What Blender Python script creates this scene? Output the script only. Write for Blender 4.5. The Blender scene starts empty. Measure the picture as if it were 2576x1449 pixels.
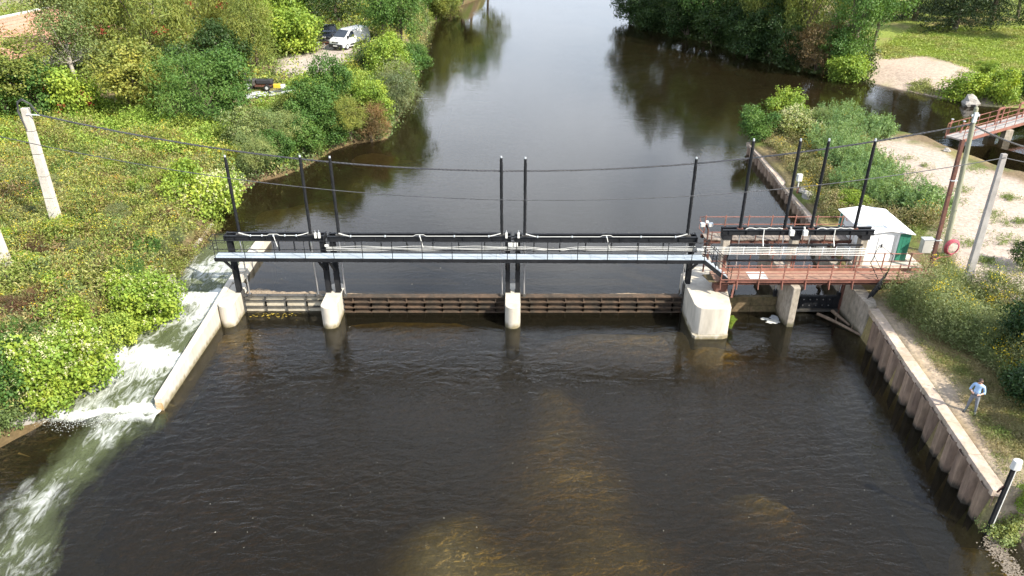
import bpy, bmesh, math, random
import numpy as np
from mathutils import Vector, Matrix

# ------------------------------------------------------------------ camera, sky, sun, exposure
FPX, TILT, CAMH, CX, CY = 1860.0, math.radians(28), 21.3, 1288.0, 724.5   # pixels of a 2576 x 1449 copy
scene = bpy.context.scene
C = bpy.context.collection
cam_data = bpy.data.cameras.new('camera')
cam_data.sensor_fit = 'HORIZONTAL'
cam_data.sensor_width = 36.0
cam_data.lens = 36.0 * FPX / 2576.0
cam_data.clip_end = 6000
cam = bpy.data.objects.new('camera', cam_data)
C.objects.link(cam)
cam.location = (0, 0, CAMH)
cam.rotation_euler = (math.radians(90) - TILT, 0, 0)
scene.camera = cam

SUN_EL = math.radians(40)
sun_from = Vector((0.80, -0.60, 0)).normalized()          # where the sun stands, seen from the place
world = bpy.data.worlds.new('World')
scene.world = world
world.use_nodes = True
wn, wl = world.node_tree.nodes, world.node_tree.links
wn.clear()
w_out = wn.new('ShaderNodeOutputWorld')
w_bg = wn.new('ShaderNodeBackground')
sky = wn.new('ShaderNodeTexSky')
sky.sky_type = 'NISHITA'
sky.sun_disc = False
sky.sun_elevation = SUN_EL
sky.sun_rotation = math.atan2(sun_from.x, sun_from.y)
sky.air_density = 1.0
sky.dust_density = 1.2
w_bg.inputs['Strength'].default_value = 0.135
tc = wn.new('ShaderNodeTexCoord')
sep = wn.new('ShaderNodeSeparateXYZ')
wl.new(tc.outputs['Generated'], sep.inputs[0])
zz = wn.new('ShaderNodeMath'); zz.operation = 'ABSOLUTE'
wl.new(sep.outputs['Z'], zz.inputs[0])
zp = wn.new('ShaderNodeMath'); zp.operation = 'ADD'; zp.inputs[1].default_value = 0.16
wl.new(zz.outputs[0], zp.inputs[0])
cmb = wn.new('ShaderNodeCombineXYZ')
for ax in ('X', 'Y'):
    dv = wn.new('ShaderNodeMath'); dv.operation = 'DIVIDE'
    wl.new(sep.outputs[ax], dv.inputs[0]); wl.new(zp.outputs[0], dv.inputs[1])
    wl.new(dv.outputs[0], cmb.inputs[ax])
cn = wn.new('ShaderNodeTexNoise')
cn.inputs['Scale'].default_value = 0.8
cn.inputs['Detail'].default_value = 7
cn.inputs['Roughness'].default_value = 0.58
cn.inputs['Distortion'].default_value = 0.4
wl.new(cmb.outputs[0], cn.inputs['Vector'])
cr = wn.new('ShaderNodeValToRGB')
cr.color_ramp.elements[0].position = 0.30; cr.color_ramp.elements[0].color = (0.08, 0.08, 0.08, 1)
cr.color_ramp.elements[1].position = 0.60; cr.color_ramp.elements[1].color = (0.92, 0.92, 0.92, 1)
# cumulus seen side-on towards the horizon closes up, overhead the blue shows between
el = wn.new('ShaderNodeMapRange'); el.inputs['From Min'].default_value = 0.05; el.inputs['From Max'].default_value = 0.75
el.inputs['To Min'].default_value = 0.10; el.inputs['To Max'].default_value = -0.17
wl.new(zz.outputs[0], el.inputs['Value'])
ca = wn.new('ShaderNodeMath'); ca.operation = 'ADD'
wl.new(cn.outputs['Fac'], ca.inputs[0]); wl.new(el.outputs[0], ca.inputs[1])
wl.new(ca.outputs[0], cr.inputs[0])
cmix = wn.new('ShaderNodeMixRGB')
# sunlit cloud in the sky texture's own units, greyed by distance towards the horizon
cd_ = wn.new('ShaderNodeMapRange'); cd_.inputs['From Min'].default_value = 0.05; cd_.inputs['From Max'].default_value = 0.27
wl.new(zz.outputs[0], cd_.inputs['Value'])
cc_ = wn.new('ShaderNodeMixRGB'); cc_.inputs[1].default_value = (4.0, 4.6, 5.6, 1); cc_.inputs[2].default_value = (10.2, 10.7, 11.4, 1)
wl.new(cd_.outputs[0], cc_.inputs[0]); wl.new(cc_.outputs[0], cmix.inputs[2])
wl.new(cr.outputs[0], cmix.inputs[0])
wl.new(sky.outputs[0], cmix.inputs[1])
wl.new(cmix.outputs[0], w_bg.inputs[0])
wl.new(w_bg.outputs[0], w_out.inputs[0])

sun_data = bpy.data.lights.new('sun', 'SUN')
sun_data.energy = 5.0
sun_data.angle = math.radians(0.5)
sun_data.color = (1.0, 0.93, 0.80)
sun = bpy.data.objects.new('sun', sun_data)
C.objects.link(sun)
sdir = Vector((sun_from.x * math.cos(SUN_EL), sun_from.y * math.cos(SUN_EL), math.sin(SUN_EL)))
sun.rotation_euler = sdir.to_track_quat('Z', 'Y').to_euler()
sun.location = (60, -40, 70)

scene.view_settings.view_transform = 'Standard'
scene.view_settings.look = 'None'
scene.view_settings.exposure = 0.9
scene.view_settings.gamma = 1.0
scene.render.engine = 'CYCLES'
scene.cycles.max_bounces = 8
scene.cycles.transparent_max_bounces = 12
scene.cycles.transmission_bounces = 4
scene.cycles.diffuse_bounces = 3
scene.cycles.glossy_bounces = 3
scene.cycles.volume_bounces = 0
scene.cycles.caustics_reflective = False
scene.cycles.caustics_refractive = False
scene.cycles.use_denoising = True
scene.cycles.adaptive_threshold = 0.02

# ------------------------------------------------------------------ helpers
RN = random.Random(7)
NR = np.random.default_rng(11)

def ray(u, v):
    a = (u - CX) / FPX; b = -(v - CY) / FPX
    return (a, math.cos(TILT) + b * math.sin(TILT), -math.sin(TILT) + b * math.cos(TILT))
def P(u, v, z=0.0):
    "ground point under a pixel, at height z"
    r = ray(u, v); t = (z - CAMH) / r[2]
    return Vector((r[0] * t, r[1] * t, z))
def PY(u, v, y):
    "point under a pixel on the upright plane at distance y"
    r = ray(u, v); t = y / r[1]
    return Vector((r[0] * t, y, CAMH + r[2] * t))

def vnoise(x, y, seed=0):
    x = np.asarray(x, float); y = np.asarray(y, float)
    xi = np.floor(x).astype(np.int64); yi = np.floor(y).astype(np.int64)
    fx = x - xi; fy = y - yi
    fx = fx * fx * (3 - 2 * fx); fy = fy * fy * (3 - 2 * fy)
    def h(a, b):
        n = (a * 374761393 + b * 668265263 + seed * 1442695041) & 0x7fffffff
        n = ((n ^ (n >> 13)) * 1274126177) & 0x7fffffff
        n = n ^ (n >> 16)
        return (n & 0xffff) / 65535.0
    return (h(xi, yi) * (1 - fx) + h(xi + 1, yi) * fx) * (1 - fy) + (h(xi, yi + 1) * (1 - fx) + h(xi + 1, yi + 1) * fx) * fy
def fbm(x, y, s=1.0, seed=0, o=4):
    t = 0; a = .5; n = 0
    for k in range(o):
        t = t + a * vnoise(np.asarray(x) / s, np.asarray(y) / s, seed + k); n += a; a *= .5; s *= .5
    return t / n
def sstep(a, b, x):
    t = np.clip((np.asarray(x, float) - a) / (b - a), 0, 1)
    return t * t * (3 - 2 * t)

# --- materials
MATS = {}
def newmat(name):
    m = bpy.data.materials.new(name); m.use_nodes = True
    m.node_tree.nodes.clear(); MATS[name] = m
    return m, m.node_tree.nodes, m.node_tree.links
def mat(name, col, rough=.6, metal=0.0, scale=4.0, var=.12, col2=None, fac=.5, bump=.0, bscale=None, stretch=(1, 1, 1), spec=.4, sharp=.2, piece=.0, algae=None):
    "procedural surface: base colour broken up by two sizes of noise, a second stain colour, fine relief"
    m, n, l = newmat(name)
    o = n.new('ShaderNodeOutputMaterial'); b = n.new('ShaderNodeBsdfPrincipled')
    g = n.new('ShaderNodeNewGeometry'); mp = n.new('ShaderNodeMapping')
    mp.inputs['Scale'].default_value = stretch
    l.new(g.outputs['Position'], mp.inputs[0])
    n1 = n.new('ShaderNodeTexNoise'); n1.inputs['Scale'].default_value = scale; n1.inputs['Detail'].default_value = 6; n1.inputs['Roughness'].default_value = .65
    l.new(mp.outputs[0], n1.inputs['Vector'])
    n2 = n.new('ShaderNodeTexNoise'); n2.inputs['Scale'].default_value = scale * .23; n2.inputs['Detail'].default_value = 5; n2.inputs['Roughness'].default_value = .6
    l.new(mp.outputs[0], n2.inputs['Vector'])
    r2 = n.new('ShaderNodeMapRange'); r2.inputs['From Min'].default_value = fac - sharp; r2.inputs['From Max'].default_value = fac + sharp
    l.new(n2.outputs['Fac'], r2.inputs['Value'])
    mx = n.new('ShaderNodeMixRGB'); c2 = col2 or tuple(c * .8 for c in col)
    mx.inputs[1].default_value = (*col, 1); mx.inputs[2].default_value = (*c2, 1)
    l.new(r2.outputs[0], mx.inputs[0])
    r1 = n.new('ShaderNodeMapRange'); r1.inputs['From Min'].default_value = .3; r1.inputs['From Max'].default_value = .7
    r1.inputs['To Min'].default_value = 1 - var; r1.inputs['To Max'].default_value = 1 + var
    l.new(n1.outputs['Fac'], r1.inputs['Value'])
    mu = n.new('ShaderNodeMixRGB'); mu.blend_type = 'MULTIPLY'; mu.inputs[0].default_value = 1
    oi = n.new('ShaderNodeObjectInfo'); ro = n.new('ShaderNodeMapRange'); ro.inputs['To Min'].default_value = 1 - piece; ro.inputs['To Max'].default_value = 1 + piece
    l.new(oi.outputs['Random'], ro.inputs['Value'])
    m2 = n.new('ShaderNodeMath'); m2.operation = 'MULTIPLY'; l.new(r1.outputs[0], m2.inputs[0]); l.new(ro.outputs[0], m2.inputs[1])
    src = mx
    if algae:
        sx = n.new('ShaderNodeSeparateXYZ'); l.new(g.outputs['Position'], sx.inputs[0])
        az = n.new('ShaderNodeMath'); az.operation = 'MULTIPLY_ADD'; az.inputs[1].default_value = -.9; l.new(n1.outputs['Fac'], az.inputs[0]); l.new(sx.outputs['Z'], az.inputs[2])
        ar = n.new('ShaderNodeMapRange'); ar.inputs['From Min'].default_value = -.12; ar.inputs['From Max'].default_value = -.38; l.new(az.outputs[0], ar.inputs['Value'])
        am = n.new('ShaderNodeMixRGB'); am.inputs[2].default_value = (*algae, 1); l.new(ar.outputs[0], am.inputs[0]); l.new(mx.outputs[0], am.inputs[1]); src = am
    l.new(src.outputs[0], mu.inputs[1]); l.new(m2.outputs[0], mu.inputs[2])
    l.new(mu.outputs[0], b.inputs['Base Color'])
    b.inputs['Roughness'].default_value = rough; b.inputs['Metallic'].default_value = metal
    b.inputs['Specular IOR Level'].default_value = spec
    if bump:
        bp = n.new('ShaderNodeBump'); bp.inputs['Strength'].default_value = bump; bp.inputs['Distance'].default_value = .03
        n3 = n.new('ShaderNodeTexNoise'); n3.inputs['Scale'].default_value = bscale or scale * 4; n3.inputs['Detail'].default_value = 4
        l.new(g.outputs['Position'], n3.inputs['Vector'])
        l.new(n3.outputs['Fac'], bp.inputs['Height']); l.new(bp.outputs[0], b.inputs['Normal'])
    l.new(b.outputs[0], o.inputs[0])
    return m
def leafmat(name, col, trans=.32, hue=.0, var=.25):
    m, n, l = newmat(name)
    o = n.new('ShaderNodeOutputMaterial'); at = n.new('ShaderNodeAttribute'); at.attribute_name = 'tint'
    mu = n.new('ShaderNodeMixRGB'); mu.blend_type = 'MULTIPLY'; mu.inputs[0].default_value = 1
    mu.inputs[2].default_value = (*col, 1); l.new(at.outputs['Color'], mu.inputs[1])
    b = n.new('ShaderNodeBsdfPrincipled'); b.inputs['Roughness'].default_value = .5; b.inputs['Specular IOR Level'].default_value = .25
    l.new(mu.outputs[0], b.inputs['Base Color'])
    tr = n.new('ShaderNodeBsdfTranslucent')
    tm = n.new('ShaderNodeMixRGB'); tm.blend_type = 'MULTIPLY'; tm.inputs[0].default_value = 1; tm.inputs[2].default_value = (1.25, 1.2, .55, 1)
    l.new(mu.outputs[0], tm.inputs[1]); l.new(tm.outputs[0], tr.inputs[0])
    mx = n.new('ShaderNodeMixShader'); mx.inputs[0].default_value = trans
    l.new(b.outputs[0], mx.inputs[1]); l.new(tr.outputs[0], mx.inputs[2]); l.new(mx.outputs[0], o.inputs[0])
    return m
def groundmat(name, scale=3.0, bump=.6):
    "soil whose colour comes from the vertex attribute (sand, soil, turf), broken by grain"
    m, n, l = newmat(name)
    o = n.new('ShaderNodeOutputMaterial'); b = n.new('ShaderNodeBsdfPrincipled'); b.inputs['Roughness'].default_value = .95; b.inputs['Specular IOR Level'].default_value = .15
    at = n.new('ShaderNodeAttribute'); at.attribute_name = 'tint'
    g = n.new('ShaderNodeNewGeometry')
    n1 = n.new('ShaderNodeTexNoise'); n1.inputs['Scale'].default_value = scale; n1.inputs['Detail'].default_value = 9; n1.inputs['Roughness'].default_value = .75
    l.new(g.outputs['Position'], n1.inputs['Vector'])
    r1 = n.new('ShaderNodeMapRange'); r1.inputs['From Min'].default_value = .3; r1.inputs['From Max'].default_value = .7; r1.inputs['To Min'].default_value = .62; r1.inputs['To Max'].default_value = 1.3
    l.new(n1.outputs['Fac'], r1.inputs['Value'])
    mu = n.new('ShaderNodeMixRGB'); mu.blend_type = 'MULTIPLY'; mu.inputs[0].default_value = 1
    l.new(at.outputs['Color'], mu.inputs[1]); l.new(r1.outputs[0], mu.inputs[2]); l.new(mu.outputs[0], b.inputs['Base Color'])
    bp = n.new('ShaderNodeBump'); bp.inputs['Strength'].default_value = bump; bp.inputs['Distance'].default_value = .12
    n2 = n.new('ShaderNodeTexNoise'); n2.inputs['Scale'].default_value = 5; n2.inputs['Detail'].default_value = 6
    l.new(g.outputs['Position'], n2.inputs['Vector']); l.new(n2.outputs['Fac'], bp.inputs['Height']); l.new(bp.outputs[0], b.inputs['Normal'])
    l.new(b.outputs[0], o.inputs[0])
    return m

mat('concrete', (.53, .485, .41), .88, scale=3, var=.16, col2=(.40, .36, .295), fac=.56, bump=.25, bscale=30, stretch=(1, 1, .25), algae=(.20, .17, .10))
mat('old_concrete', (.40, .35, .29), .95, scale=5, var=.35, col2=(.24, .21, .16), fac=.5, bump=.6, bscale=18, stretch=(1, 1, .5), algae=(.10, .09, .055))
mat('pink_coping', (.50, .40, .33), .95, scale=4, var=.22, col2=(.33, .27, .19), fac=.55, bump=.5, bscale=14, piece=.14)
mat('sheet_pile', (.30, .215, .15), .85, scale=5, var=.35, col2=(.14, .095, .075), fac=.55, bump=.3, bscale=25, stretch=(1, 1, .22), piece=.2, algae=(.045, .038, .028))
mat('black_steel', (.010, .011, .013), .5, scale=6, var=.3, col2=(.022, .022, .024), fac=.6, spec=.22)
mat('dark_steel', (.05, .05, .05), .55, scale=6, var=.3, col2=(.085, .075, .06), fac=.55, spec=.4)
mat('galvanised', (.56, .60, .63), .5, .25, scale=8, var=.1, col2=(.48, .52, .55))
mat('grating', (.44, .50, .55), .55, .1, piece=.06, scale=9, var=.1, col2=(.38, .43, .47))
mat('bright_rod', (.72, .72, .73), .28, .85, scale=6, var=.08)
mat('white_pipe', (.60, .60, .57), .4, scale=5, var=.05, col2=(.58, .58, .54), fac=.6)
mat('rust_gate', (.115, .072, .045), .9, scale=6, var=.4, col2=(.045, .036, .026), fac=.45, bump=.4, bscale=22)
mat('mossy_gate', (.15, .105, .06), .95, scale=5, var=.4, col2=(.075, .07, .03), fac=.5, bump=.5, bscale=20)
mat('gate_face', (.50, .45, .35), .9, scale=5, var=.18, col2=(.40, .35, .26), fac=.55, bump=.2)
mat('red_paint', (.29, .12, .09), .6, scale=6, var=.22, col2=(.18, .085, .06), fac=.5, spec=.35)
mat('red_deck', (.34, .20, .14), .75, scale=4, var=.2, col2=(.26, .165, .125), fac=.5, piece=.1, bump=.2, bscale=40)
mat('white_plate', (.60, .585, .56), .6, scale=5, var=.1)
mat('old_wood', (.27, .23, .195), .95, scale=6, var=.3, col2=(.17, .14, .115), fac=.5, bump=.4, stretch=(3, .6, 1), piece=.25)
mat('pole_concrete', (.50, .465, .42), .9, scale=3, var=.15, col2=(.41, .38, .34), bump=.2)
mat('grey_concrete', (.36, .345, .325), .9, scale=3, var=.15, col2=(.27, .25, .235), bump=.25)
mat('pole_wood', (.28, .285, .205), .9, scale=4, var=.2, col2=(.20, .20, .14), stretch=(2, 2, .3), bump=.3)
mat('rust_beam', (.15, .062, .042), .85, scale=5, var=.3, col2=(.09, .045, .035))
mat('shed_white', (.80, .80, .79), .45, scale=2, var=.03, col2=(.76, .76, .745))
mat('shed_green', (.035, .19, .125), .45, scale=3, var=.08)
mat('cabinet_grey', (.44, .43, .395), .55, scale=3, var=.06)
mat('hose_red', (.42, .09, .12), .55, scale=8, var=.2)
mat('cable_black', (.035, .037, .042), .5, scale=12, var=.3, col2=(.07, .07, .075))
mat('bark', (.16, .125, .09), .95, scale=6, var=.35, bump=.5)
mat('pale_bark', (.50, .47, .42), .9, scale=5, var=.35, col2=(.22, .19, .16), bump=.3)
mat('stone', (.36, .345, .32), .95, scale=3, var=.25, col2=(.25, .23, .21), bump=.6)
mat('log_wood', (.25, .185, .13), .95, scale=6, var=.35, col2=(.15, .11, .08), bump=.5)
mat('van_white', (.82, .83, .84), .28, scale=2, var=.03, spec=.5)
mat('car_black', (.012, .013, .016), .22, scale=2, var=.1, spec=.6)
mat('window_glass', (.035, .045, .06), .08, scale=2, var=.1, spec=.8)
mat('bumper_black', (.035, .036, .04), .6, scale=6, var=.15)
mat('tyre_rubber', (.022, .022, .022), .85, scale=8, var=.2)
mat('lamp_lens', (.62, .60, .55), .15, scale=6, var=.08, spec=.7)
mat('number_plate', (.75, .75, .72), .5, scale=5, var=.04)
mat('roof_tile', (.50, .27, .19), .9, scale=4, var=.25, col2=(.42, .23, .165), bump=.3, piece=.1)
mat('plaster', (.62, .58, .51), .9, scale=2, var=.08)
mat('yellow_plastic', (.72, .52, .05), .5, scale=3, var=.08)
mat('skin', (.55, .33, .24), .55, scale=20, var=.06)
mat('hair', (.035, .022, .016), .6, scale=30, var=.2)
mat('shirt_blue', (.36, .52, .75), .8, scale=14, var=.08, col2=(.31, .47, .70), bump=.2)
mat('trousers_grey', (.19, .205, .235), .85, scale=14, var=.12)
mat('shoe_grey', (.11, .115, .125), .7, scale=18, var=.15)
mat('debris', (.30, .235, .165), .95, scale=14, var=.5, col2=(.19, .145, .10), bump=.6)
mat('rope_yellow', (.55, .42, .10), .8, scale=8, var=.2)
groundmat('ground_soil')

# --- mesh building
class MB:
    def __init__(s): s.v = []; s.f = []; s.m = []; s.mi = 0
    def add(s, vs, fs):
        k = len(s.v); s.v += [tuple(p) for p in vs]
        for f in fs: s.f.append(tuple(i + k for i in f)); s.m.append(s.mi)
        return s
    def box(s, x0, x1, y0, y1, z0, z1, ch=0.0):
        if ch <= 0:
            vs = [(x, y, z) for z in (z0, z1) for y in (y0, y1) for x in (x0, x1)]
            return s.add(vs, [(0, 2, 3, 1), (4, 5, 7, 6), (0, 1, 5, 4), (2, 6, 7, 3), (0, 4, 6, 2), (1, 3, 7, 5)])
        return s.prism([(x0 + ch, y0), (x1 - ch, y0), (x1, y0 + ch), (x1, y1 - ch), (x1 - ch, y1), (x0 + ch, y1), (x0, y1 - ch), (x0, y0 + ch)], z0, z1)
    def prism(s, poly, z0, z1, top=None):
        n = len(poly); top = top or poly
        vs = [(p[0], p[1], z0) for p in poly] + [(p[0], p[1], z1) for p in top]
        fs = [tuple(reversed(range(n))), tuple(range(n, 2 * n))] + [(i, (i + 1) % n, n + (i + 1) % n, n + i) for i in range(n)]
        return s.add(vs, fs)
    def bar(s, p, q, w, h=None, up=(0, 0, 1)):
        "rectangular bar from p to q, w across and h along the up direction"
        h = w if h is None else h
        p, q = Vector(p), Vector(q); d = (q - p).normalized(); up = Vector(up)
        if abs(d.dot(up)) > .98: up = Vector((0, 1, 0))
        a = d.cross(up).normalized(); b = a.cross(d).normalized()
        vs = [e + a * (sx * w / 2) + b * (sy * h / 2) for e in (p, q) for sx, sy in ((-1, -1), (1, -1), (1, 1), (-1, 1))]
        return s.add(vs, [(3, 2, 1, 0), (4, 5, 6, 7)] + [(i, (i + 1) % 4, 4 + (i + 1) % 4, 4 + i) for i in range(4)])
    def tube(s, pts, r, n=8, cap=True):
        pts = [Vector(p) for p in pts]; rs = r if isinstance(r, (list, tuple)) else [r] * len(pts)
        vs = []; a = None
        for i, p in enumerate(pts):
            d = (pts[min(i + 1, len(pts) - 1)] - pts[max(i - 1, 0)]).normalized()
            if a is None:
                a = d.orthogonal().normalized()
            else:
                a = (a - d * a.dot(d)); a = a.normalized() if a.length > 1e-5 else d.orthogonal().normalized()
            b = d.cross(a)
            for k in range(n):
                t = 2 * math.pi * k / n
                vs.append(p + (a * math.cos(t) + b * math.sin(t)) * rs[i])
        fs = [(i * n + k, i * n + (k + 1) % n, (i + 1) * n + (k + 1) % n, (i + 1) * n + k) for i in range(len(pts) - 1) for k in range(n)]
        if cap: fs += [tuple(reversed(range(n))), tuple(range((len(pts) - 1) * n, len(pts) * n))]
        return s.add(vs, fs)
    def hbeam(s, p, q, w, h, tf=.03, up=(0, 0, 1)):
        "I-section bar"
        p, q = Vector(p), Vector(q); d = (q - p).normalized(); up = Vector(up)
        if abs(d.dot(up)) > .98: up = Vector((0, 1, 0))
        a = d.cross(up).normalized(); b = a.cross(d).normalized()
        s.bar(p + b * (h / 2 - tf / 2), q + b * (h / 2 - tf / 2), w, tf, b)
        s.bar(p - b * (h / 2 - tf / 2), q - b * (h / 2 - tf / 2), w, tf, b)
        return s.bar(p, q, tf, h - 2 * tf - .002, b)

ORG = {}
def wloc(o): return ORG.get(o.name, Vector((0, 0, 0)))
def tag(o, label=None, cat=None, group=None, kind=None):
    if label: o['label'] = label
    if cat: o['category'] = cat
    if group: o['group'] = group
    if kind: o['kind'] = kind
    return o
def thing(name, label, cat, loc=(0, 0, 0), group=None):
    o = bpy.data.objects.new(name, None); o.empty_display_size = .3
    C.objects.link(o); o.location = loc; ORG[o.name] = Vector(loc)
    return tag(o, label, cat, group, 'thing')
def mesh_of(mb, mats, smooth=False, org=Vector((0, 0, 0)), name='mesh'):
    me = bpy.data.meshes.new(name)
    me.from_pydata([(v[0] - org[0], v[1] - org[1], v[2] - org[2]) for v in mb.v], [], mb.f)
    for mname in ([mats] if isinstance(mats, str) else mats): me.materials.append(MATS[mname])
    if len(me.materials) > 1: me.polygons.foreach_set('material_index', mb.m)
    if smooth:
        me.polygons.foreach_set('use_smooth', [True] * len(me.polygons))
        try: me.set_sharp_from_angle(angle=math.radians(38))
        except Exception: pass
    me.update()
    return me
def build(name, mb, mats, parent=None, smooth=False, bevel=0, label=None, cat=None, group=None, kind=None, base=None):
    "one mesh object; world coordinates in the builder, origin at the parent (or at base)"
    org = wloc(parent) if parent else Vector(base or (0, 0, 0))
    me = mesh_of(mb, mats, smooth, org, name)
    o = bpy.data.objects.new(name, me); C.objects.link(o)
    ORG[o.name] = org.copy()
    if parent: o.parent = parent
    else: o.location = org
    if bevel:
        b = o.modifiers.new('bevel', 'BEVEL'); b.width = bevel; b.segments = 2; b.limit_method = 'ANGLE'
    return tag(o, label, cat, group, kind)
def clone(o, parent=None, loc=None, rot=None, scl=None):
    c = o.copy(); C.objects.link(c)
    c.parent = parent
    if loc is not None: c.location = loc
    if rot is not None: c.rotation_euler = rot
    if scl is not None: c.scale = scl
    return c
def clone_tree(o, parent=None):
    c = clone(o, parent)
    for ch in list(o.children): clone_tree(ch, c)
    return c

def quads_mesh(name, co, mname, tint=None, smooth=False):
    "co: (N,4,3) array of separate quads"
    n = len(co); me = bpy.data.meshes.new(name)
    me.vertices.add(4 * n); me.vertices.foreach_set('co', np.ascontiguousarray(co, dtype=np.float32).ravel())
    me.loops.add(4 * n); me.loops.foreach_set('vertex_index', np.arange(4 * n, dtype=np.int32))
    me.polygons.add(n); me.polygons.foreach_set('loop_start', np.arange(0, 4 * n, 4, dtype=np.int32))
    if tint is not None:
        a = me.attributes.new('tint', 'FLOAT_COLOR', 'POINT')
        t = np.ones((n, 4, 4), np.float32); t[:, :, :3] = tint[:, None, :]
        a.data.foreach_set('color', t.ravel())
    me.update(calc_edges=True); me.validate()
    me.materials.append(MATS[mname])
    return me
def grid_mesh(name, X, Y, Z, mname, tint=None, keep=None, extra=None):
    ny, nx = X.shape
    me = bpy.data.meshes.new(name)
    co = np.stack([X, Y, Z], -1).reshape(-1, 3).astype(np.float32)
    i = np.arange(ny * nx).reshape(ny, nx)
    f = np.stack([i[:-1, :-1], i[:-1, 1:], i[1:, 1:], i[1:, :-1]], -1).reshape(-1, 4)
    if keep is not None: f = f[keep.reshape(-1)]
    me.vertices.add(len(co)); me.vertices.foreach_set('co', co.ravel())
    me.loops.add(f.size); me.loops.foreach_set('vertex_index', f.ravel().astype(np.int32))
    me.polygons.add(len(f)); me.polygons.foreach_set('loop_start', np.arange(0, f.size, 4, dtype=np.int32))
    me.polygons.foreach_set('use_smooth', [True] * len(f))
    if tint is not None:
        a = me.attributes.new('tint', 'FLOAT_COLOR', 'POINT')
        t = np.ones((ny * nx, 4), np.float32); t[:, :3] = tint.reshape(-1, 3); a.data.foreach_set('color', t.ravel())
    for k, arr in (extra or {}).items():
        a = me.attributes.new(k, 'FLOAT', 'POINT'); a.data.foreach_set('value', arr.astype(np.float32).ravel())
    me.update(calc_edges=True); me.validate()
    me.materials.append(MATS[mname])
    return me
def link(name, me, **k):
    o = bpy.data.objects.new(name, me); C.objects.link(o); ORG[o.name] = Vector((0, 0, 0))
    return tag(o, **k)
def polydist(poly, x, y):
    "signed distance to a closed polygon, positive inside"
    x = np.asarray(x, float); y = np.asarray(y, float)
    d = np.full(x.shape, 1e9); ins = np.zeros(x.shape, bool); n = len(poly)
    for i in range(n):
        ax, ay = poly[i][0], poly[i][1]; bx, by = poly[(i + 1) % n][0], poly[(i + 1) % n][1]
        ex, ey = bx - ax, by - ay; L = ex * ex + ey * ey + 1e-9
        t = np.clip(((x - ax) * ex + (y - ay) * ey) / L, 0, 1)
        d = np.minimum(d, np.hypot(x - ax - t * ex, y - ay - t * ey))
        c = ((ay > y) != (by > y))
        with np.errstate(divide='ignore', invalid='ignore'):
            xi = ax + (y - ay) / ((by - ay) if abs(by - ay) > 1e-9 else 1e-9) * ex
        ins ^= c & (x < xi)
    return np.where(ins, d, -d)
# ------------------------------------------------------------------ the setting: banks, river bed, water
UP = 0.95                                   # upstream level; downstream level is 0
def pl(lst, z): return [tuple(P(u, v, z))[:2] for u, v in lst]
left_shore = [(-30, -20), (-21.5, 8), (-19.6, 18)] + pl([(0, 1122), (75, 1085), (140, 1045), (222, 1003)], 0) \
    + pl([(268, 955), (305, 895), (335, 850)], .3) + pl([(405, 802), (428, 762)], .5) + pl([(440, 715), (452, 690)], .8) \
    + pl([(530, 580), (560, 540), (600, 500), (640, 463), (705, 448), (770, 424), (842, 380), (888, 364), (978, 352), (1002, 306),
          (1030, 262), (1050, 205), (1060, 140), (1078, 80), (1108, 35)], UP)
left_poly = left_shore + [(-7, 175), (-2, 215), (-10, 300), (-40, 420), (-500, 420), (-500, -20)]
RW0, RW1 = P(2504, 1236, 1.75), P(2189, 776, 1.75)          # downstream sheet pile wall, near and far end
right_poly = [(RW0.x, RW0.y), (RW1.x, RW1.y), (19.0, 38.2), (19.6, 42)] + pl([(2040, 548), (1960, 450), (1886, 362)], 1.75) \
    + pl([(1905, 318), (1960, 292), (2050, 290), (2140, 308), (2220, 322), (2300, 334), (2385, 352), (2470, 390), (2576, 432)], UP) \
    + [(62, 50), (75, 40), (95, 20), (95, -20), (40, -20), (24, 10)] + pl([(2560, 1449), (2500, 1400), (2478, 1350)], 0)
far_poly = pl([(1590, 62), (1680, 88), (1800, 118), (1900, 150), (1990, 178), (2100, 196), (2200, 214), (2330, 244), (2420, 262), (2480, 272), (2576, 276)], UP) \
    + [(75, 70), (110, 60), (500, 60), (500, 420), (60, 420), (42, 300), (34, 220), (28, 175)]

def z_left(x, y):
    d = polydist(left_poly, x, y)
    lvl = np.interp(y, [0, 24, 34, 45, 60, 80, 95, 130, 420], [1.5, 1.7, 2.2, 2.6, 3.1, 4.2, 4.9, 5.2, 6.0])
    wat = np.interp(y, [0, 30, 45, 420], [0, .2, UP, UP])
    ch = sstep(-.2, 2.6, d)
    z = (wat - 1.2) * (1 - sstep(-2.5, .3, d)) + (wat - .15) * sstep(-2.5, .3, d) + (lvl - wat + .15) * ch
    return z + (fbm(x, y, 5, 3) - .5) * .5 * ch + (fbm(x, y, 1.2, 5) - .5) * .16 * ch
def z_right(x, y):
    d = polydist(right_poly, x, y)
    lvl = np.interp(y, [0, 20, 34, 40, 50, 68, 80], [1.75, 1.75, 1.78, 2.15, 2.0, 1.85, 1.8])
    soft = np.clip(sstep(66, 69, y) + sstep(20.9, 20.2, y) + sstep(34, 40, x) * sstep(50, 60, y), 0, 1)
    ramp_soft = sstep(-1.5, 4.0, d); ramp_hard = sstep(-.10, .05, d)
    ramp = ramp_soft * soft + ramp_hard * (1 - soft)
    inner = sstep(.3, 2.0, d)
    return -1.6 + (lvl + 1.6) * ramp + ((fbm(x, y, 4, 8) - .5) * .25 + (fbm(x, y, 1, 9) - .5) * .10) * inner
def z_far(x, y):
    d = polydist(far_poly, x, y)
    return -.6 + 1.5 * sstep(-2, .2, d) + 1.5 * sstep(0, 7, d) + 1.3 * sstep(6, 40, d) + (fbm(x, y, 6, 21) - .5) * .6 * sstep(0, 4, d)
def zl(x, y): return float(z_left(np.array([x]), np.array([y]))[0])
def zr(x, y): return float(z_right(np.array([x]), np.array([y]))[0])
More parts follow.
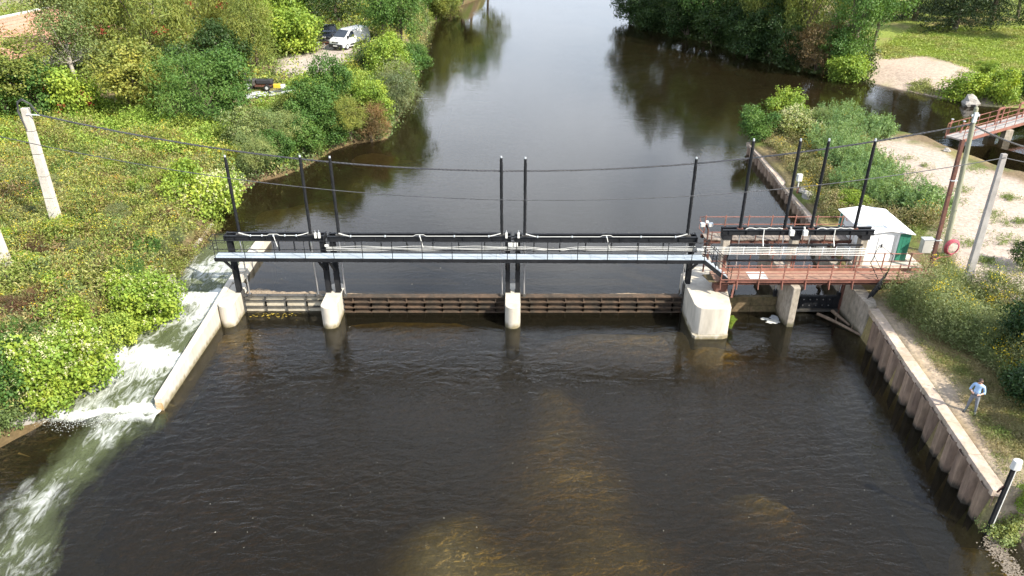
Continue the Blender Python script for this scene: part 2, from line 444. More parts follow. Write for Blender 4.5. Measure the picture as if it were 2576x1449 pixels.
def zf(x, y): return float(z_far(np.array([x]), np.array([y]))[0])
def ground_at(u, v, fz):
    "where a pixel's ray meets one of the banks"
    z = 2.0
    for k in range(12):
        p = P(u, v, z); z = .5 * z + .5 * fz(p.x, p.y)
    return P(u, v, z)
def mixc(a, b, t): return np.asarray(a)[None, None, :] * (1 - t[..., None]) + np.asarray(b)[None, None, :] * t[..., None] if np.ndim(a) == 1 else a * (1 - t[..., None]) + np.asarray(b)[None, None, :] * t[..., None]

def mk_grid(x0, x1, y0, y1, s):
    return np.meshgrid(np.arange(x0, x1 + s, s), np.arange(y0, y1 + s, s))
SAND = (.46, .365, .285); SOIL = (.17, .125, .075); TURF = (.105, .125, .035); DRY = (.27, .215, .10); MUD = (.10, .07, .035)
# left bank
X, Y = mk_grid(-95, 2, 6, 190, .6)
Z = z_left(X, Y); d = polydist(left_poly, X, Y)
t = mixc(TURF, SOIL, sstep(.42, .62, fbm(X, Y, 3, 31)))
t = mixc(t, DRY, sstep(.5, .68, fbm(X, Y, 4, 33)) * .7)
gp = [P(u, v, 4.8) for u, v in ((690, 146), (800, 122), (806, 98), (905, 84), (905, 128), (872, 150), (845, 190), (770, 190), (700, 160))]
gd = polydist([(p.x, p.y) for p in gp], X, Y)
t = mixc(t, (.40, .345, .30), sstep(-1.0, 1.2, gd + (fbm(X, Y, 2, 35) - .5) * 3))
t = mixc(t, (.36, .30, .22), (1 - sstep(0, 60, np.hypot(X + 62, Y - 118))) * sstep(95, 105, Y) * 1.0)
t = mixc(t, MUD, 1 - sstep(.1, .8, d))
keep = (d[:-1, :-1] > -4) | (d[1:, 1:] > -4)
link('left_bank', grid_mesh('left_bank', X, Y, Z, 'ground_soil', t, keep), kind='structure')
# right bank with the sandy spit
X, Y = mk_grid(16, 76, 4, 84, .4)
Z = z_right(X, Y); d = polydist(right_poly, X, Y)
n1 = fbm(X, Y, 2.2, 41); n2 = fbm(X, Y, 5, 43)
sand_poly = [tuple(P(u, v, 2))[:2] for u, v in ((2170, 335), (2300, 352), (2385, 385), (2480, 430), (2560, 470), (2700, 520), (2700, 820), (2576, 760), (2470, 730), (2400, 640), (2330, 590), (2330, 520), (2240, 420), (2170, 380))]
sd = polydist(sand_poly, X, Y)
path_d = np.abs(X - (RW0.x + (Y - RW0.y) * (RW1.x - RW0.x) / (RW1.y - RW0.y)) - .9)
t = mixc(TURF, SOIL, sstep(.4, .6, n1))
t = mixc(t, DRY, sstep(.42, .62, n2) * .75)
t = mixc(t, (.42, .345, .29), sstep(-.8, .8, sd + (n1 - .5) * 3.2))
t = mixc(t, (.39, .31, .235), sstep(1.25, .5, path_d + .35 + (n1 - .5) * 1.3) * sstep(36, 34, Y) * .9)
t = mixc(t, (.22, .17, .125), sstep(20.8, 20.0, Y))
keep = d[:-1, :-1] > -5
link('right_bank', grid_mesh('right_bank', X, Y, Z, 'ground_soil', t, keep), kind='structure')
# far bank: beach and meadow
X, Y = mk_grid(18, 140, 58, 240, .9)
Z = z_far(X, Y); d = polydist(far_poly, X, Y)
t = mixc((.20, .245, .05), DRY, sstep(.48, .72, fbm(X, Y, 5, 51)) * .8)
bp = [tuple(P(u, v, 2.2))[:2] for u, v in ((2190, 222), (2190, 160), (2230, 135), (2320, 140), (2400, 165), (2470, 190), (2560, 205), (2550, 235), (2480, 262), (2330, 250))]
t = mixc(t, (.43, .345, .275), sstep(-2.5, 2.0, polydist(bp, X, Y) + (fbm(X, Y, 3, 53) - .5) * 7))
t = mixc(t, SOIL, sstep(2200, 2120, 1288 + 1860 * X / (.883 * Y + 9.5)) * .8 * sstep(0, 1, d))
t = mixc(t, MUD, 1 - sstep(.0, .8, d))
keep = d[:-1, :-1] > -5
link('far_bank', grid_mesh('far_bank', X, Y, Z, 'ground_soil', t, keep), kind='structure')
# river bed
X, Y = mk_grid(-60, 110, 2, 200, .8)
Z = np.where(Y > 37.6, -2.0, -3.4) + (fbm(X, Y, 6, 61) - .5) * .7
def shoal(u, v, zs, rx, ry, top, lvl=-3.2, rot=0):
    global Z
    p = P(u, v, zs); c, s = math.cos(rot), math.sin(rot)
    dx, dy = X - p.x, Y - p.y
    a, b = dx * c + dy * s, -dx * s + dy * c
    r = np.sqrt((a / rx) ** 2 + (b / ry) ** 2) + (fbm(X, Y * .8, 3.6, 63, 4) - .5) * .7
    Z = np.maximum(Z, lvl + (top - lvl) * sstep(1.7, .1, r))
shoal(1130, 1430, -.5, 3.6, 4.4, -.28)
shoal(1280, 1480, -.5, 3.8, 3.4, -.35)
shoal(1430, 1180, -.8, 4.2, 8.5, -1.02, rot=.12)
shoal(1420, 1195, -.8, 2.8, 1.8, -.66)
shoal(1400, 1000, -.9, 2.0, 3.4, -.85, rot=.2)
shoal(1500, 1400, -.9, 4.2, 4.5, -.85)
shoal(1560, 850, -.8, 7.5, 2.0, -.62)
shoal(1000, 805, -.8, 11, 1.6, -.75)
shoal(1930, 1275, -1.2, 2.4, 1.5, -.6, rot=-.5)
shoal(1770, 880, -1, 2.6, 2.4, -.45)
shoal(2520, 1400, -.2, 1.8, 2.4, -.12)
shoal(590, 860, -.8, 2.4, 2.6, -.45)
shoal(30, 1150, -.4, 2.0, 2.5, -.25)
shoal(700, 525, .4, 6.5, 5.5, .1, lvl=-2.0)
shoal(930, 385, .6, 5.5, 3.2, .55, lvl=-2.0)
shoal(1150, 330, .4, 7, 20, -.5, lvl=-2.0)
shoal(2050, 240, .4, 16, 14, -.1, lvl=-2.0)
shoal(1750, 180, .4, 14, 22, -.4, lvl=-2.0)
n1 = fbm(X, Y, 2, 65)
t = mixc((.58, .43, .20), (.44, .31, .14), sstep(.4, .6, n1))
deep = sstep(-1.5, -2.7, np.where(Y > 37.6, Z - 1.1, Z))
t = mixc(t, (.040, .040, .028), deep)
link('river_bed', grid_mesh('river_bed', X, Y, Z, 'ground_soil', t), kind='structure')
bm_ = MB().add([(-1500, -300, -5), (1500, -300, -5), (1500, 2500, -5), (-1500, 2500, -5)], [(0, 1, 2, 3)])
mat('plain_soil', (.12, .11, .06), .95, scale=.05, var=.2)
build('ground', bm_, 'plain_soil', kind='structure')

# water: a skin that reflects by angle and lets light through to a real bed, and a body that absorbs like peaty river water
def watermat(name, ripple, fine, turbid, silt, dens=1.15):
    m, n, l = newmat(name)
    o = n.new('ShaderNodeOutputMaterial')
    g = n.new('ShaderNodeNewGeometry')
    def noise(scale, stretch, det, rough=.55, dist=0):
        mp = n.new('ShaderNodeMapping'); mp.inputs['Scale'].default_value = stretch; l.new(g.outputs['Position'], mp.inputs[0])
        t = n.new('ShaderNodeTexNoise'); t.inputs['Scale'].default_value = scale; t.inputs['Detail'].default_value = det; t.inputs['Roughness'].default_value = rough; t.inputs['Distortion'].default_value = dist
        l.new(mp.outputs[0], t.inputs['Vector']); return t
    big = noise(.12, (1, 1.0, 1), 3)                                    # calm and ruffled patches
    pr = n.new('ShaderNodeMapRange'); pr.inputs['From Min'].default_value = .35; pr.inputs['From Max'].default_value = .68; pr.inputs['To Min'].default_value = .25
    l.new(big.outputs['Fac'], pr.inputs['Value'])
    wv = noise(1.5, (.7, 1.5, 1), 3, .6, .8)
    fv = noise(5.5, (.8, 1.6, 1), 3, .6)
    st = n.new('ShaderNodeMath'); st.operation = 'MULTIPLY'; st.inputs[1].default_value = ripple; l.new(pr.outputs[0], st.inputs[0])
    # the flow is rougher just below the gates and in the tail water
    sp = n.new('ShaderNodeSeparateXYZ'); l.new(g.outputs['Position'], sp.inputs[0])
    b1 = n.new('ShaderNodeBump'); b1.inputs['Distance'].default_value = .14; l.new(st.outputs[0], b1.inputs['Strength']); l.new(wv.outputs['Fac'], b1.inputs['Height'])
    b2 = n.new('ShaderNodeBump'); b2.inputs['Distance'].default_value = .02; b2.inputs['Strength'].default_value = fine; l.new(fv.outputs['Fac'], b2.inputs['Height']); l.new(b1.outputs[0], b2.inputs['Normal'])
    fr = n.new('ShaderNodeFresnel'); fr.inputs['IOR'].default_value = 1.34; l.new(b2.outputs[0], fr.inputs['Normal'])
    gl = n.new('ShaderNodeBsdfGlossy'); gl.inputs['Color'].default_value = (1, 1, 1, 1); gl.inputs['Roughness'].default_value = .004; l.new(b2.outputs[0], gl.inputs['Normal'])
    tr = n.new('ShaderNodeBsdfTransparent')
    df = n.new('ShaderNodeBsdfDiffuse'); df.inputs['Color'].default_value = (*silt, 1)          # fine silt held in the water
    sl = n.new('ShaderNodeMixShader'); sl.inputs[0].default_value = turbid; l.new(tr.outputs[0], sl.inputs[1]); l.new(df.outputs[0], sl.inputs[2])
    mx = n.new('ShaderNodeMixShader'); l.new(fr.outputs[0], mx.inputs[0]); l.new(sl.outputs[0], mx.inputs[1]); l.new(gl.outputs[0], mx.inputs[2])
    l.new(mx.outputs[0], o.inputs['Surface'])
    va = n.new('ShaderNodeVolumeAbsorption'); va.inputs['Color'].default_value = (.60, .52, .08, 1); va.inputs['Density'].default_value = dens
    l.new(va.outputs[0], o.inputs['Volume'])
    return m
watermat('upper_water', .09, .045, .24, (.045, .034, .016))
watermat('lower_water', .42, .28, .20, (.036, .032, .020))
UPY = 37.34
up_poly = [(-16.35, UPY), (20.0, UPY), (20.4, 45), (24, 66), (44, 66), (60, 40), (140, 40), (140, 400), (-70, 400), (-70, 47.5), (-16.35, 46.5)]
build('upstream_river', MB().prism(up_poly, -4.0, UP), 'upper_water', kind='structure')
build('downstream_river', MB().prism([(-60, -15), (45, -15), (45, 37.24), (-60, 37.24)], -4.2, 0.0), 'lower_water', kind='structure')

# rapids of the side channel: stepped, broken water
m, n, l = newmat('white_water')
o = n.new('ShaderNodeOutputMaterial'); at = n.new('ShaderNodeAttribute'); at.attribute_name = 'foam'
al = n.new('ShaderNodeAttribute'); al.attribute_name = 'cover'
g = n.new('ShaderNodeNewGeometry'); mp = n.new('ShaderNodeMapping'); mp.inputs['Scale'].default_value = (1.5, .55, 1); mp.inputs['Rotation'].default_value = (0, 0, .25); l.new(g.outputs['Position'], mp.inputs[0])
t1 = n.new('ShaderNodeTexNoise'); t1.inputs['Scale'].default_value = 1.7; t1.inputs['Detail'].default_value = 9; t1.inputs['Roughness'].default_value = .68; t1.inputs['Distortion'].default_value = 1.8; l.new(mp.outputs[0], t1.inputs['Vector'])
ad = n.new('ShaderNodeMath'); ad.operation = 'ADD'; l.new(at.outputs['Fac'], ad.inputs[0]); l.new(t1.outputs['Fac'], ad.inputs[1])
rp = n.new('ShaderNodeMapRange'); rp.inputs['From Min'].default_value = .70; rp.inputs['From Max'].default_value = 1.02; l.new(ad.outputs[0], rp.inputs['Value'])
cm = n.new('ShaderNodeMixRGB'); cm.inputs[1].default_value = (.085, .10, .05, 1); cm.inputs[2].default_value = (.62, .64, .62, 1); l.new(rp.outputs[0], cm.inputs[0])
b = n.new('ShaderNodeBsdfPrincipled'); b.inputs['Roughness'].default_value = .22; b.inputs['IOR'].default_value = 1.33; l.new(cm.outputs[0], b.inputs['Base Color'])
bp_ = n.new('ShaderNodeBump'); bp_.inputs['Strength'].default_value = .8; bp_.inputs['Distance'].default_value = .12; l.new(t1.outputs['Fac'], bp_.inputs['Height']); l.new(bp_.outputs[0], b.inputs['Normal'])
tr = n.new('ShaderNodeBsdfTransparent')
t2 = n.new('ShaderNodeTexNoise'); t2.inputs['Scale'].default_value = 1.1; t2.inputs['Detail'].default_value = 8; t2.inputs['Roughness'].default_value = .7; t2.inputs['Distortion'].default_value = 1.2; l.new(mp.outputs[0], t2.inputs['Vector'])
a2_ = n.new('ShaderNodeMath'); a2_.operation = 'ADD'; l.new(al.outputs['Fac'], a2_.inputs[0]); l.new(t2.outputs['Fac'], a2_.inputs[1])
r2_ = n.new('ShaderNodeMapRange'); r2_.inputs['From Min'].default_value = .72; r2_.inputs['From Max'].default_value = 1.35; l.new(a2_.outputs[0], r2_.inputs['Value'])
mx = n.new('ShaderNodeMixShader'); l.new(r2_.outputs[0], mx.inputs[0]); l.new(tr.outputs[0], mx.inputs[1]); l.new(b.outputs[0], mx.inputs[2]); l.new(mx.outputs[0], o.inputs[0])

X, Y = mk_grid(-26, -16.42, 26.4, 47.6, .16)
xs = (X + 21) / 4.0
c1 = 37.3 + .9 * xs + (fbm(X, Y, 1.5, 71) - .5) * .9
c2 = 32.2 - .7 * np.abs(xs - .1) + .5 + (fbm(X, Y, 1.3, 72) - .5) * .9
c3 = 27.55 + .9 * np.abs(xs - .2) + (fbm(X, Y, 1.2, 73) - .5) * .7
Z = UP - .012 + 0 * X
foam = np.zeros_like(X)
for cc, dz in ((c1, .34), (c2, .32), (c3, .27)):
    q = cc - Y
    Z -= dz * sstep(-.35, .55, q)
    Z += .13 * np.exp(-((q - .95) / .4) ** 2)
    foam = np.maximum(foam, .62 * np.exp(-((q - .75) / .5) ** 2))
    foam = np.maximum(foam, np.where(q > 0, .40 * np.exp(-q / 2.2), 0))
q0 = 43.5 - Y + .5 * xs
foam = np.maximum(foam, .33 * np.exp(-((q0 - 2.6) / 2.2) ** 2) * np.exp(-((X + 18.2) / 1.6) ** 2))
Z += ((fbm(X * 1.3, Y * .7, .9, 74) - .5) * .26 + (vnoise(X * 3.1, Y * 2.2, 79) - .5) * .10 * np.clip(foam * 2, .2, 1)) * sstep(45, 42, Y)
Z = np.maximum(Z, -.02)
foam += (fbm(X * 1.2, Y * .7, 1.3, 75) - .5) * .5
foam += .16 * sstep(-25, -17.5, X) * sstep(44, 40, Y)
cover = np.where(Y < 28.2, sstep(26.4, 27.6, Y) * .9, 1.0) * sstep(47.4, 44.5, Y)
link('rapids', grid_mesh('rapids', X, Y, Z, 'white_water', None, None, {'foam': foam, 'cover': cover}), kind='structure')
# the tail of the rapids, foam drifting into the lower river
X, Y = mk_grid(-23.5, -13, 13, 28.0, .16)
tail_axis = np.interp(Y, [14, 19.6, 22.2, 25, 27.5], [-17.8, -18.4, -18.8, -18.4, -18.0]); wid = np.interp(Y, [14, 20, 22.5, 25, 28], [2.4, 2.0, 1.8, 1.85, 1.75])
q = np.abs(X - tail_axis) / wid
side = (X - tail_axis) / wid
foam = .30 * np.exp(-((side + .25) / .7) ** 2) * np.interp(Y, [14, 28], [.75, 1.0]) + (fbm(X * 1.2, Y * .8, 1.1, 77) - .5) * .75
cover = sstep(1.5, .0, q + (fbm(X, Y * .6, 1.6, 91) - .5) * .9) * np.interp(Y, [14, 19, 28], [.50, .68, .95]) * sstep(28, 27.3, Y) - .03
Z = .012 + .14 * fbm(X, Y, .8, 78) * sstep(1.2, .4, q) * sstep(14, 26, Y)
link('rapids_tail', grid_mesh('rapids_tail', X, Y, Z, 'white_water', None, None, {'foam': foam, 'cover': cover}), kind='structure')

# drops thrown up at the steps
ix = NR.integers(0, 1, 1)
n_ = 5200; xs_ = NR.uniform(-22.5, -16.7, n_); which = NR.integers(0, 3, n_)
xk = (xs_ + 21) / 4.0
yc = np.choose(which, [37.3 + .9 * xk, 32.7 - .7 * np.abs(xk - .1), 27.55 + .9 * np.abs(xk - .2)]) - .8 + NR.normal(0, .35, n_)
zc = np.choose(which, [.66, .33, .08]) + np.abs(NR.normal(0, .10, n_))
kk = polydist(left_poly, xs_, yc) < -.1
cen = np.stack([xs_, yc, zc], -1)[kk]; m_ = len(cen); r_ = NR.uniform(.006, .022, m_)
va_ = NR.normal(size=(m_, 3)); va_ /= np.linalg.norm(va_, axis=1, keepdims=True); vb_ = np.cross(va_, NR.normal(size=(m_, 3))); vb_ /= np.linalg.norm(vb_, axis=1, keepdims=True)
co = np.stack([cen - va_ * r_[:, None], cen + vb_ * r_[:, None], cen + va_ * r_[:, None], cen - vb_ * r_[:, None]], 1)
leafmat('spray_white', (.66, .68, .67), .3)
link('spray', quads_mesh('spray', co, 'spray_white', np.ones((m_, 3))), label='white spray over the steps of the rapids', cat='spray', kind='stuff')
# ------------------------------------------------------------------ the weir: walls, piers, gates
def stadium(x0, x1, y0, y1, n=10, rear=True):
    r = (x1 - x0) / 2; cx = (x0 + x1) / 2
    pts = [(cx - r * math.cos(math.pi * k / n), y0 + r - r * math.sin(math.pi * k / n)) for k in range(n + 1)]
    pts += [(cx + r * math.cos(math.pi * k / n), y1 - r + r * math.sin(math.pi * k / n)) for k in range(n + 1)] if rear else [(x1, y1), (x0, y1)]
    return pts
PT = 1.32                                     # top of the new piers
# dividing wall beside the rapids
t = thing('dividing_wall', 'long pale concrete wall dividing the white rapids from the lower river', 'wall', (-16.5, 34, -3))
mb = MB()
prof = [(27.9, .66), (35.6, 1.18), (38.2, 1.42)]
for (ya, za), (yb, zb) in zip(prof[:-1], prof[1:]):
    mb.add([(x, y, z) for y, zt in ((ya, za), (yb, zb)) for x, z in ((-16.62, -3), (-16.28, -3), (-16.28, zt), (-16.62, zt))],
           [(0, 1, 2, 3)[::-1], (4, 5, 6, 7)] + [(i, (i + 1) % 4, 4 + (i + 1) % 4, 4 + i) for i in range(4)])
build('lower_length', mb, 'concrete', t, bevel=.02)
mb = MB(); mb.box(-16.64, -16.0, 38.2, 41.2, -3, 1.40).box(-16.62, -16.02, 41.2, 44.9, -3, 1.52)
build('upper_length', mb, 'concrete', t, bevel=.02)
for k in range(2):
    build('notch_block', MB().box(-16.655, -15.98, 39.3 + k * 1.25, 39.75 + k * 1.25, 1.3, 1.50), 'concrete', t, bevel=.015)
mb = MB().box(-16.615, -16.285, 27.86, 27.898, -.5, .42); mat('orange_stain', (.34, .20, .05), .9, scale=8, var=.4, col2=(.45, .38, .28))
build('stained_end', mb, 'orange_stain', t)
# rounded piers
def pier(label, x0, x1, y0, y1, zt=PT, rear=True):
    t = thing('bridge_pier', label, 'pier', ((x0 + x1) / 2, (y0 + y1) / 2, -3))
    sp = stadium(x0, x1, y0, y1, 12, rear)
    build('shaft', MB().prism(sp, -3, zt), 'concrete', t, smooth=True, bevel=.02)
    mb = MB()
    for sx, xx in ((-1, x0), (1, x1)):
        mb.box(xx - .004 if sx > 0 else xx - .012, xx + .012 if sx > 0 else xx + .004, y0 + .62, y0 + .64, -1, zt - .02)
    build('joint', mb, 'grey_concrete', t)
    for sx, xx in ((-1, x0), (1, x1)):
        build('gate_guide', MB().box(min(xx, xx + sx * .05), max(xx, xx + sx * .05), 37.02, 37.48, -2.5, zt - .02), 'dark_steel', t)
    return t
pier('pale concrete pier with rounded nose joined to the wall beside the rapids', -16.27, -15.42, 35.35, 38.3)
pier('rounded pale concrete pier between the short gate and the first long gate', -10.57, -9.68, 35.2, 38.2)
pier('slim rounded pale concrete pier between the two long rusty gates', -.38, .46, 35.2, 38.2)
# broad pier
t = thing('broad_pier', 'broad pale concrete pier with chamfered corners under the stair end', 'pier', (10.8, 36, -3))
sh = [(9.80, 38.3), (9.80, 36.2), (9.82, 34.75), (9.90, 34.45), (10.10, 34.26), (10.40, 34.20), (11.45, 34.20), (11.62, 34.24), (11.72, 34.36), (11.98, 36.2), (12.05, 41.2), (10.7, 41.2), (10.4, 38.9)]
build('shaft', MB().prism(sh, -3, 1.86), 'concrete', t, smooth=True, bevel=.025)
build('footing', MB().prism([(9.78, 36.0), (9.78, 34.2), (9.9, 34.02), (11.4, 34.02), (11.72, 34.22), (11.99, 35.8)], -3, .2, [(9.78, 36.0), (9.80, 34.3), (9.92, 34.14), (11.4, 34.14), (11.72, 34.28), (11.99, 35.8)]), 'concrete', t)
build('gate_guide', MB().box(9.74, 9.80, 37.02, 37.48, -2.5, 1.84), 'dark_steel', t)
# old middle pier and right abutment
t = thing('old_pier', 'narrow weathered concrete pier between the two old sluice gates', 'pier', (15.5, 37, -3))
mb = MB().prism([(15.22, 41.2), (15.22, 36.0), (15.31, 35.43), (15.69, 35.43), (15.76, 36.0), (15.76, 41.2)], -3, 2.45)
build('shaft', mb, 'old_concrete', t, bevel=.03)
build('gate_guide', MB().box(15.77, 15.84, 37.0, 37.5, -2.5, 2.3), 'rust_beam', t)
t = thing('abutment_wall', 'weathered brown concrete abutment wall under the landing of the red footbridge', 'wall', (19.2, 37, -3))
mb = MB().prism([(19.0, 34.30), (19.42, 34.30), (19.62, 34.9), (19.62, 42), (19.05, 42), (18.86, 37.2)], -3, 1.98)
build('face', mb, 'old_concrete', t, bevel=.03)
build('gate_guide', MB().box(18.80, 18.87, 37.0, 37.5, -2.5, 1.95), 'rust_beam', t)
# short wall of the left bank by the rapids
t = thing('bank_wall', 'low curved concrete retaining wall under weeds on the bank of the rapids', 'wall', tuple(P(480, 640, .5)))
pts = [P(u, v, 1.3) for u, v in ((430, 698), (455, 668), (490, 628), (520, 590), (538, 566))]
for i in range(4):
    a, b_ = pts[i], pts[i + 1]
    dd = (b_ - a); nrm = Vector((-dd.y, dd.x, 0)).normalized() * .25
    mb = MB().prism([(a.x, a.y), (b_.x, b_.y), (b_.x + nrm.x, b_.y + nrm.y), (a.x + nrm.x, a.y + nrm.y)], -1, 1.3 + .03 * i)
    build('wall_length', mb, 'concrete', t)
mb = MB(); a = P(10, 1050, .9); b_ = P(62, 1062, .6)
t = thing('bank_slab', 'pale concrete slab edge poking out below the biggest knotweed bush', 'slab', (a.x, a.y, 0))
pq = [P(-10, 1072, .5), P(35, 1064, .5), P(80, 1048, .5), P(90, 1036, .5), P(50, 1042, .5), P(-10, 1056, .5)]
build('slab', MB().prism([(p.x, p.y) for p in pq], -.6, .5), 'grey_concrete', t)

# sheet pile walls: every pan its own piece under a coping
def sheet_wall(label, A, B, zt, pitch, depth, coping_label, sag=0):
    A = Vector((A[0], A[1], 0)); B = Vector((B[0], B[1], 0)); d = (B - A); L = d.length; d.normalize(); nrm = Vector((-d.y, d.x, 0))
    t = thing('sheet_pile_wall', label, 'retaining wall', tuple(A))
    n = int(L / pitch)
    mb = MB(); w = pitch; th = .03
    base = [(0, 0), (.14 * w, 0), (.30 * w, depth), (.70 * w, depth), (.86 * w, 0), (w, 0)]
    for sgn in (0, 1): pass
    prof = base + [(x, y - th) for x, y in reversed(base)]
    me = None
    for k in range(n):
        q = A + d * (k * pitch); off = RN.uniform(-.02, .02)
        if me is None:
            m2 = MB().prism([tuple((d * x + nrm * y)[:2]) for x, y in prof], -4.0, 0)
            me = mesh_of(m2, 'sheet_pile', name='pile_pan')
        o = bpy.data.objects.new('pile_pan', me); C.objects.link(o); o.parent = t
        o.location = d * (k * pitch) + nrm * off + Vector((0, 0, zt - .12 - .03 * RN.random()))
    return t, d, nrm, L
t, d, nrm, L = sheet_wall('rusty brown sheet pile wall with stone coping below the standing person', (RW0.x, RW0.y), (RW1.x, RW1.y), 1.75, .92, .24, '')
k = 0; s = 0.0
while s < L - .1:
    w = min(RN.uniform(.85, 1.5), L - s)
    a = Vector((RW0.x, RW0.y, 0)) + d * s; b_ = a + d * (w - .015); j = RN.uniform(-.02, .02)
    q = [a + nrm * (.10 + j), b_ + nrm * (.10 + j), b_ - nrm * (.42 + j), a - nrm * (.42 + j)]
    build('coping_stone', MB().prism([(p.x, p.y) for p in q], 1.5, 1.80 + RN.uniform(-.015, .015)), 'pink_coping', t, bevel=.02)
    s += w
UA, UB = P(2046, 556, 1.75), P(1882, 358, 1.75)
t, d, nrm, L = sheet_wall('corrugated sheet pile wall edging the overgrown spit upstream', (UA.x, UA.y), (UB.x, UB.y), 1.70, .98, .24, '')
s = 0.0
while s < L - .1:
    w = min(RN.uniform(1.1, 1.9), L - s)
    a = Vector((UA.x, UA.y, 0)) + d * s; b_ = a + d * (w - .015); j = RN.uniform(-.03, .03)
    q = [a + nrm * (.10 + j), b_ + nrm * (.10 + j), b_ - nrm * (.45 + j), a - nrm * (.45 + j)]
    build('coping_stone', MB().prism([(p.x, p.y) for p in q], 1.4, 1.76 + RN.uniform(-.02, .02)), 'pink_coping', t, bevel=.02)
    s += w
# link wall from the abutment to the upstream wall
t = thing('wing_wall', 'old concrete wing wall behind the wooden plank bridge beside the white shed', 'wall', (20, 44, -3))
a = Vector((19.55, 42, 0))
build('face', MB().prism([(19.35, 42), (19.75, 42), (UA.x + .25, UA.y), (UA.x - .15, UA.y)], -3, 1.86), 'old_concrete', t)

# gates
def lift_gate(label, x0, x1, ztop, nrib, face, frame, levels, zbot=-.6, zlow=.03):
    t = thing('lift_gate', label, 'sluice gate', ((x0 + x1) / 2, 37.2, zbot))
    build('skin_plate', MB().box(x0, x1, 37.24, 37.30, zbot - 1.5, ztop - .02), face, t)
    build('top_beam', MB().box(x0, x1, 37.238 - (.16 if nrib == 3 else .30), 37.33, ztop - .05, ztop), frame, t)
    for z in levels:
        build('beam', MB().box(x0, x1, 37.238 - (.12 if nrib == 3 else .28), 37.238, z - .03, z + .03), frame, t)
    for k in range(nrib):
        x = x0 + (x1 - x0) * (k + .5) / nrib if nrib > 4 else x0 + (x1 - x0) * (k + 1) / (nrib + 1)
        zs = [zlow - .4] + list(levels) + [ztop - .02]
        yf_ = 37.13 if nrib == 3 else 36.99
        mb = MB()
        for za, zb in zip(zs[:-1], zs[1:]):
            mb.add([(x - .03, 37.238, za + .031), (x + .03, 37.238, za + .031), (x + .03, yf_, za + .031), (x - .03, yf_, za + .031),
                    (x - .03, 37.238, zb - .031), (x + .03, 37.238, zb - .031), (x + .03, yf_, zb - .031), (x - .03, yf_, zb - .031)],
                   [(3, 2, 1, 0), (4, 5, 6, 7), (0, 1, 5, 4), (1, 2, 6, 5), (2, 3, 7, 6), (3, 0, 4, 7)])
        build('rib', mb, frame, t)
    return t
gA = lift_gate('short steel lift gate with beige panels and dark grid next to the rapids wall', -15.36, -10.62, 1.07, 3, 'gate_face', 'dark_steel', (.72, .32))
for k in range(2): build('lifting_eye', MB().tube([(-13.9 + k * 2.1 + .06 * math.cos(a), 37.1, 1.13 + .06 * math.sin(a)) for a in np.linspace(0, 2 * math.pi, 10)], .015, 5), 'dark_steel', gA)
lift_gate('long rusty ribbed lift gate between the rounded pier and the slim pier', -9.62, -.43, 1.07, 9, 'rust_gate', 'rust_gate', (.70, .36, .06))
lift_gate('long rusty ribbed lift gate between the slim pier and the broad pier', .51, 9.74, 1.07, 9, 'rust_gate', 'rust_gate', (.70, .36, .06))
t = thing('old_gate', 'mossy brown plank sluice gate between the broad pier and the old pier', 'sluice gate', (13.6, 37.2, -.6))
for k, (xa, xb) in enumerate(((11.95, 13.72), (13.74, 15.2))):
    for zz_, (za, zb) in enumerate(((-1.6, .40), (.42, .93))):
        build('panel', MB().box(xa, xb, 37.14 + .01 * zz_, 37.28, za, zb), 'mossy_gate', t)
build('top_sill', MB().box(11.95, 15.2, 37.10, 37.34, .94, 1.0), 'mossy_gate', t)
t = thing('black_gate', 'black steel sluice gate with two rows of bolt heads beside the abutment', 'sluice gate', (17.3, 37.2, -.6))
for k in range(6):
    xa = 16.2 + k * .37
    build('panel', MB().box(xa, xa + .355, 37.16, 37.26, .22, 1.0), 'black_steel', t)
    for z in (.42, .80):
        build('bolt_head', MB().tube([(xa + .18, 37.165, z), (xa + .18, 37.13, z)], .035, 8), 'bright_rod', t)
build('side_panel', MB().box(15.86, 16.18, 37.16, 37.26, .22, 1.0), 'black_steel', t)
build('side_panel', MB().box(18.43, 18.8, 37.16, 37.26, .22, 1.0), 'black_steel', t)
build('bottom_beam', MB().box(15.86, 18.8, 37.0, 37.27, .08, .20), 'dark_steel', t)
build('skin_plate', MB().box(15.86, 18.8, 37.264, 37.31, -2, 1.02), 'dark_steel', t)

